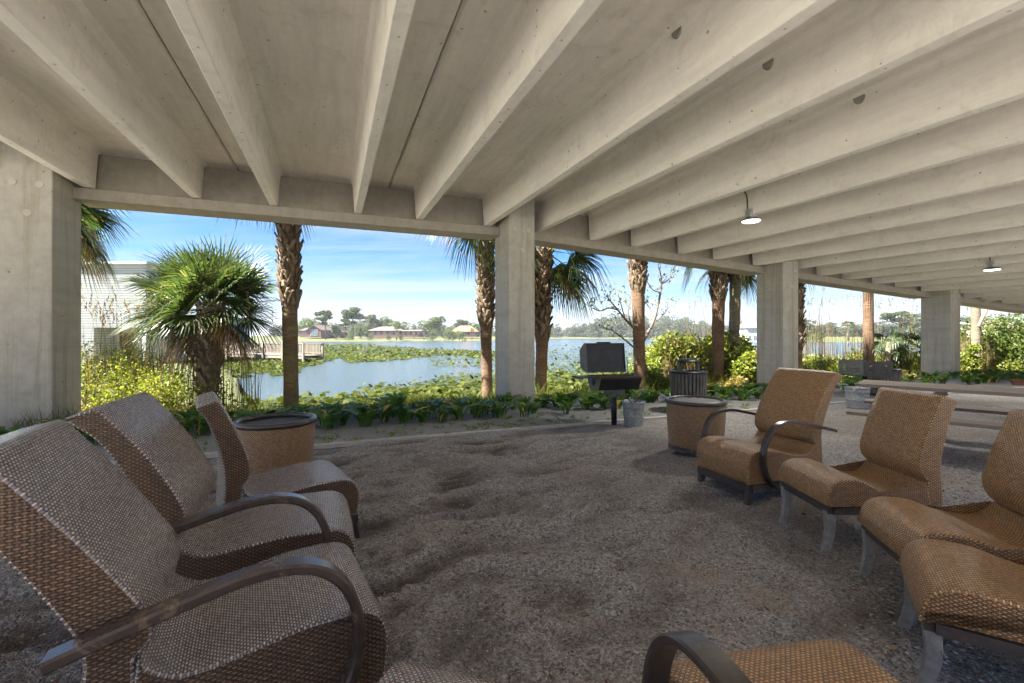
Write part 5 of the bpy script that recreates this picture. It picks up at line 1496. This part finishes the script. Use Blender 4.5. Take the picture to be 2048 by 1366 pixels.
# potted plants far right
for i, (px, py, Yp, sc, lb) in enumerate(((2038, 782, 12.4, 0.8, 'terracotta trough with a green plant at the right edge, beyond the picnic table'), (1990, 774, 13.2, 0.6, 'small terracotta pot among the dark leaves beyond the picnic table, left of the trough'))):
    x, y, _ = pb(px, Yp, 0)
    e = empty('plant_pot', (x, y, 0), 0, lb, 'plant pot', 'terracotta pots beyond the picnic table')
    m = MB(); m.lathe([(0, 0.0), (0.11 * sc, 0.0), (0.15 * sc, 0.17 * sc), (0.17 * sc, 0.17 * sc), (0.175 * sc, 0.215 * sc), (0.15 * sc, 0.215 * sc), (0.145 * sc, 0.18 * sc), (0, 0.18 * sc)], 24, sx=1.7 if i == 0 else 1)
    m.build('pot', M['terracotta'], e)
    o = bpy.data.objects.new('plant', protos[i]); link(o, e); o.location = (0, 0, 0.17 * sc); o.scale = (0.8, 0.8, 0.7)

# ------------------------------------------------------------------ water plants (uncountable)
def pads():
    r_ = np.random.RandomState(77); C_, Rr, Z = [], [], []
    def dens(px, py):
        nz = noise.noise(Vector((px * 0.012, py * 0.06, 3.1))) * 14 + noise.noise(Vector((px * 0.05, py * 0.2, 8.1))) * 5
        # far mat of pads: a band that thins to the right
        top = np.interp(px, [430, 640, 760, 840, 960, 1100], [688, 690, 691, 698, 701, 714])
        bot = np.interp(px, [430, 600, 680, 700, 820, 880, 960, 1100], [740, 738, 716, 726, 718, 713, 712, 716])
        a = 0.0
        if px < 1010 and top < py + nz * 0.15 and py < bot + nz * 0.5: a = 0.9
        if px < 600 and py < 750 + nz * 1.2 and py > 688: a = max(a, 0.6)
        if px > 860 and 703 < py < 735: a = max(a, 0.10)
        if px > 1090 and 690 < py < 712: a = max(a, 0.05)
        near_top = np.interp(px, [460, 620, 760, 900, 1000, 1100, 1300], [800, 795, 775, 752, 742, 728, 720])
        if py > near_top + nz: a = max(a, np.interp(py, [near_top, near_top + 25, near_top + 60], [0.07, 0.30, 0.46]))
        return a
    n = 0
    while n < 33000:
        px = r_.uniform(430, 1310); py = 686 + 135 * r_.rand() ** 1.25
        if r_.rand() > dens(px, py): continue
        Y = (EYE - WATER_Z) * FPX / (py - CY)
        if Y < 12.5: continue
        x = (px - CX) / FPX * Y
        C_.append((x, Y, WATER_Z + 0.012 + r_.rand() * 0.02)); Rr.append(r_.uniform(0.045, 0.095) * (1 + Y / 45.0)); n += 1
    C_ = np.array(C_); Rr = np.array(Rr); m_ = len(C_)
    lift = (r_.rand(m_) < 0.14); C_[:, 2] += lift * r_.uniform(0.04, 0.20, m_)
    tilt = np.where(lift, 0.6, 0.08)
    Nn = unit(np.stack([r_.normal(size=m_) * tilt, r_.normal(size=m_) * tilt, np.ones(m_)], 1))
    ax = unit(np.cross(Nn, r_.normal(size=(m_, 3)))); ay = np.cross(Nn, ax)
    ang = np.linspace(0.35, 2 * math.pi - 0.1, 7)
    rad = np.array([1, 1.0, 1.05, 1.1, 1.05, 1.0, 0.95])
    V = C_[:, None] + (ax[:, None] * np.cos(ang)[None, :, None] + ay[:, None] * np.sin(ang)[None, :, None] * 0.85) * (Rr[:, None, None] * rad[None, :, None])
    V = V.reshape(-1, 3); F = np.arange(m_ * 7).reshape(-1, 7)
    return np_mesh('lily_pads', V, F, M['pad'])
tag(pads(), 'green lily pads floating in mats over the lake', 'lily pads', kind='stuff')

# ------------------------------------------------------------------ far trees
def crown_mesh(blobs, n, leaf, seed, mat, shell=0.6):
    v_, f_ = blob_leaves(blobs, n, leaf, seed, shell=shell)
    o = np_mesh('crown_mesh', v_, f_, M[mat]); d = o.data; bpy.data.objects.remove(o); return d
def trunk_mesh(h, r, fork=True, seed=0):
    m = MB(); r_ = random.Random(seed)
    m.tube([(0, 0, -0.5), (0.1, 0, h * 0.5), (0.0, 0.1, h)], [r * 1.2, r, r * 0.6], 7)
    if fork:
        for k in range(5):
            a = k * 1.3 + seed; z = h * r_.uniform(0.55, 0.95); m.tube([(0.05, 0, z), (math.cos(a) * h * 0.14, math.sin(a) * h * 0.14, z + h * 0.12), (math.cos(a) * h * 0.26, math.sin(a) * h * 0.26, z + h * 0.2)], [r * 0.5, r * 0.35, r * 0.15], 5)
    me = bpy.data.meshes.new('trunk_mesh'); me.from_pydata(m.v, [], m.f); me.materials.append(M['tree_trunk'])
    for p in me.polygons: p.use_smooth = True
    return me
def kind_pine(seed):      # unit tree 10 m high, umbrella of flat clumps
    r_ = random.Random(seed); b = []
    for k in range(9):
        a = k * 2.4; rr = r_.uniform(0.3, 2.4); b.append((math.cos(a) * rr, math.sin(a) * rr, r_.uniform(6.6, 9.2) - rr * 0.35, r_.uniform(1.0, 1.7), r_.uniform(1.0, 1.7), r_.uniform(0.45, 0.8)))
    b.append((r_.uniform(-1.4, 1.4), 0, 5.0, 1.1, 1.1, 0.5))
    return crown_mesh(b, 2600, 0.48, seed, 'tree_a', 0.4), trunk_mesh(8.0, 0.20, True, seed)
def kind_oak(seed, mat='tree_b'):
    r_ = random.Random(seed); b = []
    for k in range(13):
        a = k * 2.4; rr = r_.uniform(0.2, 3.2); b.append((math.cos(a) * rr, math.sin(a) * rr, r_.uniform(3.4, 8.4) - rr * 0.4, r_.uniform(1.2, 2.0), r_.uniform(1.2, 2.0), r_.uniform(1.0, 1.7)))
    if mat == 'tree_far':
        for k in range(6): b.append((math.cos(k) * 2.4, math.sin(k) * 2.4, 1.6, 1.9, 1.9, 1.8))
    return crown_mesh(b, 2800, 0.52, seed, mat, 0.5), trunk_mesh(6.0, 0.30, True, seed)
def kind_cypress(seed):
    return crown_mesh([(0, 0, 2.6, 0.75, 0.75, 2.4), (0, 0, 5.5, 0.65, 0.65, 2.6), (0, 0, 8.3, 0.4, 0.4, 1.6)], 900, 0.34, seed, 'tree_a', 0.5), trunk_mesh(4.0, 0.12, False, seed)
def kind_bush(seed, mat):
    r_ = random.Random(seed); b = []
    for k in range(8): a = k * 2.4; rr = r_.uniform(0, 4.2); b.append((math.cos(a) * rr, math.sin(a) * rr, r_.uniform(1.5, 6.5) - rr * 0.3, r_.uniform(2, 3.2), r_.uniform(2, 3.2), r_.uniform(1.6, 2.8)))
    return crown_mesh(b, 1300, 0.62, seed, mat, 0.6), trunk_mesh(3.0, 0.25, False, seed)
def kind_palm(seed):
    V, F = [], []
    r_ = np.random.RandomState(seed)
    for k in range(22):
        az = k * 2.4; el = math.radians(80 - 120 * (k + 0.5) / 22)
        d = (math.cos(az) * math.cos(el), math.sin(az) * math.cos(el), math.sin(el))
        fan_leaf(V, F, (0, 0, 8.2), d, 1.3, seed * 9 + k, petiole=1.0, droop=0.4, nseg=10, width=0.18)
    o = np_mesh('crown_mesh', V, F, M['tree_a']); d = o.data; bpy.data.objects.remove(o)
    return d, trunk_mesh(8.2, 0.20, False, seed)
KINDS = {'pine': [kind_pine(s) for s in (1, 2, 3)], 'oak': [kind_oak(s) for s in (4, 5, 6)], 'far': [kind_oak(s, 'tree_far') for s in (7, 8, 9, 10)],
         'cypress': [kind_cypress(11)], 'bush': [kind_bush(12, 'tree_b'), kind_bush(13, 'tree_a')], 'palm': [kind_palm(14)]}
def far_tree(kind, px, Y, top_py, label, group=None, wide=1.0, i=0, base=0.0, cat='tree'):
    H_ = (CY - top_py) / FPX * Y + EYE - base
    nm = {'pine': 'pine_tree', 'oak': 'broadleaf_tree', 'far': 'broadleaf_tree', 'cypress': 'cypress_tree', 'bush': 'round_shrub', 'palm': 'palm_tree'}[kind]
    cm, tm = KINDS[kind][i % len(KINDS[kind])]
    k = H_ / {'pine': 9.8, 'oak': 9.2, 'far': 9.2, 'cypress': 9.7, 'bush': 8.4, 'palm': 10.0}[kind]
    e = empty(nm, (*pb(px, Y, 0)[:2], base), (px * 1.7 + i) % 6.28, label, cat, group)
    e.scale = (k * wide, k * wide, k)
    c = bpy.data.objects.new('crown', cm); link(c, e); t = bpy.data.objects.new('trunk', tm); link(t, e)
    return e
TREES = [
 ('pine', 652, 172, 617, 'umbrella-shaped pine in front of the brick gable house across the lake', 1.0, 0),
 ('pine', 706, 178, 612, 'tallest round-topped pine across the lake, right of the brick gable house', 1.15, 1),
 ('pine', 690, 186, 634, 'shorter pine just behind the tallest one across the lake', 1.0, 2),
 ('oak', 672, 176, 650, 'dark leafy tree between the gable house and the tallest pine', 1.1, 0),
 ('oak', 722, 196, 645, 'leafy tree at the foot of the tallest pine', 1.2, 1),
 ('pine', 744, 230, 626, 'pine behind the left end of the long low brick house', 1.0, 0),
 ('cypress', 739, 205, 630, 'dark narrow cypress at the left end of the long low house', 1.0, 0),
 ('cypress', 774, 205, 632, 'dark narrow cypress standing behind the roof of the long low house', 1.0, 0),
 ('oak', 764, 235, 628, 'light green tree behind the long low house', 1.0, 2),
 ('oak', 799, 228, 636, 'rounded tree behind the right half of the long low house', 1.0, 1),
 ('oak', 866, 215, 632, 'broad bright green tree right of the long low house', 1.35, 0),
 ('palm', 884, 220, 630, 'lone palm head above the broad bright green tree', 1.0, 0),
 ('oak', 906, 240, 649, 'low green tree left of the orange-roofed house', 1.6, 1),
 ('pine', 922, 240, 637, 'flat-topped pine above the orange-roofed house', 1.3, 1),
 ('oak', 948, 240, 642, 'green tree right behind the orange roof', 1.4, 2),
 ('oak', 612, 230, 634, 'rounded tree seen just right of the mossy palm trunk, across the lake', 1.3, 0),
 ('oak', 634, 240, 636, 'rounded tree behind the brick gable house', 1.4, 1),
 ('bush', 700, 168, 663, 'shrub on the far lawn below the tallest pine', 1.0, 0),
 ('bush', 741, 166, 667, 'round dark shrub at the left end of the far lawn', 0.9, 1),
 ('bush', 778, 166, 668, 'round dark shrub on the lawn before the long low house', 0.9, 1),
 ('bush', 801, 166, 668, 'second round dark shrub on the lawn before the long low house', 0.9, 1),
 ('bush', 866, 176, 658, 'dark shrub at the right end of the long low house', 1.0, 1),
 ('bush', 898, 176, 658, 'large dark shrub on the shore left of the orange-roofed house', 1.3, 1),
 ('bush', 919, 178, 657, 'dark shrub on the shore in front of the orange roof', 1.1, 0),
 ('palm', 793, 170, 650, 'small palm on the lawn in front of the long low house', 1.2, 0),
 ('palm', 828, 190, 649, 'small palm at the right part of the long low house', 1.2, 0),
 ('palm', 848, 172, 655, 'short palm on the lawn right of the long low house', 1.2, 0),
 ('palm', 944, 182, 655, 'small palm in front of the orange roof', 1.1, 0),
 ('palm', 703, 174, 655, 'small palm between the tallest pine and the shore', 1.0, 0),
 ('far', 1610, 160, 629, 'large grey-green oak across the water, just right of the third column', 1.5, 0),
 ('bush', 1634, 150, 662, 'round bright bush on the far bank right of the third column', 1.6, 0),
 ('palm', 1695, 120, 640, 'stout palm across the water left of the orange trunk', 1.7, 0),
 ('far', 1660, 210, 646, 'hazy low tree across the water between the third column and orange trunk', 1.6, 1),
 ('far', 1720, 200, 648, 'hazy low tree right behind the orange trunk', 1.8, 2),
 ('pine', 1800, 170, 620, 'airy tall pine above the reeds left of the fourth column', 1.6, 1),
 ('far', 1765, 200, 640, 'hazy tree behind the reeds left of the airy pine', 1.7, 3),
 ('far', 1830, 180, 618, 'hazy tall tree touching the fourth column', 1.5, 0),
 ('far', 1925, 170, 634, 'hazy tree just right of the fourth column', 1.6, 1),
 ('far', 1990, 150, 628, 'hazy tree left of the big shrub at the right edge', 1.6, 2),
 ('far', 1472, 260, 631, 'hazy round tree between the two close palm trunks and the third column', 1.3, 0),
]
for (kd, px, Y, tp_, lb, wd, i) in TREES:
    far_tree(kd, px, Y, tp_, lb, 'trees and shrubs across the lake', wd, i)
# wooded point in the far right bay: individuals of one hazy wood
r_ = random.Random(90)
prof_px = [1040, 1100, 1125, 1150, 1180, 1195, 1215, 1260, 1300, 1330, 1350, 1385, 1420, 1460]
prof_py = [650, 644, 652, 646, 640, 630, 625, 628, 640, 632, 628, 637, 641, 645]
for k in range(44):
    px = 1045 + (1465 - 1045) * k / 43 + r_.uniform(-4, 4); Y = r_.uniform(355, 400)
    far_tree('far', px, Y, float(np.interp(px, prof_px, prof_py)) + r_.uniform(-2, 7), 'hazy tree of the far wood ' + next(w_ for lim, w_ in ((1075, 'seen at the second column'), (1135, 'seen beside the open-crowned palm'), (1185, 'left of the grill lid'), (1250, 'right above the grill lid'), (1300, 'behind the spiky palm trunk'), (1345, 'behind the bare branching tree'), (1400, 'above the hooded litter bin'), (9999, 'just left of the close palm pair')) if px < lim), 'hazy wood beyond the open water', r_.uniform(0.9, 1.3), k, base=0.0)
for k in range(26):
    px = 560 + (1000 - 560) * k / 25 + r_.uniform(-6, 6)
    far_tree('far', px, r_.uniform(270, 320), 646 + r_.uniform(-5, 4), 'low tree in the hazy line behind the houses across the lake', 'tree line behind the far houses', r_.uniform(1.4, 1.9), k)
for k in range(16):
    px = 1560 + (2120 - 1560) * k / 15 + r_.uniform(-6, 6)
    far_tree('far', px, r_.uniform(260, 320), 646 + r_.uniform(-4, 5), 'low hazy tree in the line across the water in the right openings', 'tree line across the water at right', r_.uniform(1.6, 2.2), k)
for k in range(7):
    far_tree('far', 150 + k * 26, 90 + 8 * (k % 3), 655 + 4 * (k % 2), 'hazy tree glimpsed low between the white house and the short palm', 'trees behind the white house', 1.4, k)

# ------------------------------------------------------------------ far houses
def house(px0, px1, Y, eave_py, ridge_py, base_py, wall, roof, label, gable=False, depth=9, windows=4, zb=None, rot=0.0):
    x0, x1 = pb(px0, Y, 0)[0], pb(px1, Y, 0)[0]
    zb = EYE - (base_py - CY) / FPX * Y if zb is None else zb
    ze = EYE - (eave_py - CY) / FPX * Y; zr = EYE - (ridge_py - CY) / FPX * Y
    w_ = (x1 - x0) / 2
    e = empty('house', ((x0 + x1) / 2, Y, zb), rot, label, 'house', 'houses round the lake')
    he, hr = ze - zb, zr - zb
    m = MB(); m.box(-w_, w_, 0, depth, -0.8, he)
    if gable: m.add([(-w_, 0, he), (w_, 0, he), (0, 0, hr - 0.15), (-w_, depth, he), (w_, depth, he), (0, depth, hr - 0.15)], [(0, 1, 2), (3, 5, 4), (0, 2, 5, 3), (1, 4, 5, 2)])
    m.build('wall', M[wall], e)
    m = MB(); o_ = 0.5
    if gable:
        for sx in (-1, 1):
            m.hexa([(sx * (w_ + o_), -o_, he - 0.25), (0, -o_, hr), (0, depth + o_, hr), (sx * (w_ + o_), depth + o_, he - 0.25),
                    (sx * (w_ + o_), -o_, he - 0.0), (0, -o_, hr + 0.25), (0, depth + o_, hr + 0.25), (sx * (w_ + o_), depth + o_, he - 0.0)])
    else:
        i = min(w_ * 0.6, depth * 0.5)
        b_ = [(-w_ - o_, -o_, he), (w_ + o_, -o_, he), (w_ + o_, depth + o_, he), (-w_ - o_, depth + o_, he)]
        m.add(b_ + [(-w_ + i, depth * 0.45, hr), (w_ - i, depth * 0.45, hr), (w_ - i, depth * 0.55, hr), (-w_ + i, depth * 0.55, hr)], [(3, 2, 1, 0), (4, 5, 6, 7), (0, 1, 5, 4), (1, 2, 6, 5), (2, 3, 7, 6), (3, 0, 4, 7)])
    m.build('roof', M[roof], e)
    for k in range(windows):
        xc = -w_ + 2 * w_ * (k + 0.5) / windows
        if gable and windows == 1: ww, hh = w_ * 0.55, he * 0.62
        else: ww, hh = min(1.1, w_ / windows * 0.55), min(0.75, he * 0.25)
        zc = he * 0.5
        m = MB(); m.box(xc - ww, xc + ww, -0.08, -0.01, zc - hh, zc + hh); fr = m.build('window', M['white'], e)
        m = MB()
        npn = 4 if gable else 2
        for q in range(npn):
            a = xc - ww + 0.08 + (2 * ww - 0.08) * q / npn; m.box(a, a + (2 * ww - 0.08) / npn - 0.08, -0.11, -0.085, zc - hh + 0.08, zc + hh - 0.08)
        m.build('pane', M['glass'], fr)
    return e
house(615, 642, 182, 660, 651, 671, 'brick', 'roof_red', 'red brick house with a tall white-windowed gable across the lake', gable=True, windows=1, depth=12)
house(600, 616, 186, 661, 655, 671, 'brick', 'roof_red', 'low brick wing left of the white-windowed gable across the lake', windows=1)
house(642, 680, 190, 664, 656, 672, 'brick', 'roof_red', 'low brick wing right of the white-windowed gable across the lake', windows=3)
house(738, 800, 192, 661, 653, 671, 'brick', 'roof_tan', 'long low brick house with tan hipped roof across the lake', windows=5)
house(802, 852, 192, 662, 659, 671, 'brick', 'roof_tan', 'flat-roofed brick extension right of the tan-roofed house', windows=5)
house(903, 954, 200, 663, 651, 671, 'brick', 'roof_or', 'house with bright orange tiled hipped roof across the lake', windows=3)
house(1494, 1514, 150, 656, 645, 694, 'white', 'roof_tan', 'white tall house with porches glimpsed left of the third column', windows=2)
house(1996, 2046, 130, 655, 640, 668, 'stucco', 'roof_tan', 'pale house glimpsed beyond the reeds near the right edge', windows=3)
house(1920, 1934, 150, 648, 640, 655, 'stucco', 'white', 'small pale-roofed building glimpsed just right of the fourth column', windows=1)
# the large white-sided building at the left
def white_building():
    Y = 30.0
    x0, x1 = pb(60, Y, 0)[0], pb(292, Y, 0)[0]
    e = empty('white_house', (x0, Y, -0.5), R(0), 'large white clapboard building behind the palms at left', 'building')
    W_ = x1 - x0; H_ = EYE + (CY - 528) / FPX * Y + 0.5
    ho = EYE + (CY - 655) / FPX * Y + 0.5
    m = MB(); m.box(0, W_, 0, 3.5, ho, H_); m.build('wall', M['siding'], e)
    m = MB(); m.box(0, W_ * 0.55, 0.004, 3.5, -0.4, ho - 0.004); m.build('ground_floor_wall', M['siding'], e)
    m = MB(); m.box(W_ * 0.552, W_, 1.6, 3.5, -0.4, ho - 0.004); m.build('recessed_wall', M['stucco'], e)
    m = MB(); m.box(W_ * 0.60, W_ * 0.72, 1.52, 1.595, -0.4, ho - 0.35); m.build('door', M['rust'], e)
    m = MB(); m.box(-0.2, W_ + 0.2, -0.2, 3.7, H_ + 0.004, H_ + 0.15); m.build('roof', M['white'], e)
    m = MB(); m.box(W_ - 0.25, W_ - 0.02, 0.02, 0.25, -0.4, ho - 0.008); m.build('porch_post', M['white'], e)
    # lower wing running back to the right
    x2 = pb(400, 42, 0)[0]; x1b = pb(268, 42, 0)[0]
    f = empty('white_wing', (x1b, 42, -0.5), 0, 'lower white porch building seen between the white house and the short palm', 'building')
    w2 = x2 - x1b; h2 = EYE + (CY - 636) / FPX * 42 + 0.5
    m = MB(); m.box(0, w2, 0, 8, -0.4, h2); m.build('wall', M['siding'], f)
    m = MB(); m.box(-0.4, w2 + 0.4, -1.8, 8.3, h2 + 0.004, h2 + 0.25); m.build('roof', M['roof_tan'], f)
    for k in range(5):
        m = MB(); xx = w2 * k / 4; m.box(xx - 0.08, xx + 0.08, -1.7, -1.54, -0.4, h2); m.build('porch_post', M['white'], f)
    m = MB(); m.box(0, w2, -1.66, -1.60, 1.15, 1.22)
    for k in range(40): xx = w2 * (k + 0.5) / 40; m.box(xx - 0.02, xx + 0.02, -1.65, -1.61, 0.3, 1.147)
    m.build('railing', M['white'], f)
white_building()

# ------------------------------------------------------------------ boardwalk
def boardwalk():
    a = np.array(pb(455, 37, 0)[:2]); b = np.array(pb(608, 33, 0)[:2])
    d = (b - a); Ln = float(np.linalg.norm(d)); rz = math.atan2(d[1], d[0])
    e = empty('boardwalk', (a[0], a[1], -0.08), rz, 'weathered wooden dock with slatted railings over the lily pads', 'dock')
    m = MB()
    for k in range(int(Ln / 0.15)): m.box(k * 0.15, k * 0.15 + 0.14, 0, 1.6, -0.04, 0.0)
    m.build('deck_boards', M['dock_wood'], e)
    m = MB(); m.box(0, Ln, 0.02, 0.10, -0.24, -0.044); m.box(0, Ln, 1.5, 1.58, -0.24, -0.044); m.build('joist', M['dock_wood'], e)
    for yy in (0.04, 1.56):
        m = MB(); m.box(0, Ln, yy - 0.05, yy + 0.05, 0.86, 0.90); m.box(0, Ln, yy - 0.02, yy + 0.02, 0.10, 0.16)
        for k in range(int(Ln / 0.16)): m.box(k * 0.16, k * 0.16 + 0.07, yy - 0.015, yy + 0.015, 0.162, 0.858)
        m.build('railing', M['dock_wood'], e)
    for k in range(5):
        for yy in (-0.06, 1.66):
            m = MB(); xx = Ln * k / 4; m.box(xx - 0.07, xx + 0.07, yy - 0.055, yy + 0.055, -1.6, 0.92); m.build('piling', M['dock_wood'], e)
    # ramp up from the bank on the left
    m = MB(); m.hexa([(-3.2, 0, 0.45), (-0.01, 0, -0.04), (-0.01, 1.6, -0.04), (-3.2, 1.6, 0.45), (-3.2, 0, 0.49), (-0.01, 0, 0.0), (-0.01, 1.6, 0.0), (-3.2, 1.6, 0.49)]); m.build('ramp', M['dock_wood'], e)
    m = MB(); m.beam((-3.2, 0.04, 1.38), (-0.01, 0.04, 0.88), 0.1, 0.05)
    for k in range(18): t = k / 18; m.box(-3.2 + 3.19 * t, -3.13 + 3.19 * t, 0.02, 0.05, 0.49 * (1 - t) + 0.01, 0.49 * (1 - t) + 0.86)
    m.build('ramp_railing', M['dock_wood'], e)
boardwalk()

# ------------------------------------------------------------------ haze
hzb = MB(); hzb.box(-2600, 2600, -2600, 2600, -3.0, 34.0)
hm = bpy.data.materials.new('haze'); hm.use_nodes = True
hm.node_tree.nodes.clear()
ho_ = hm.node_tree.nodes.new('ShaderNodeOutputMaterial'); hv = hm.node_tree.nodes.new('ShaderNodeVolumePrincipled')
hv.inputs['Color'].default_value = (0.92, 0.95, 1.0, 1); hv.inputs['Density'].default_value = 0.00030
hv.inputs['Anisotropy'].default_value = 0.2
hm.node_tree.links.new(hv.outputs[0], ho_.inputs['Volume'])
tag(hzb.build('haze', hm), kind='stuff')
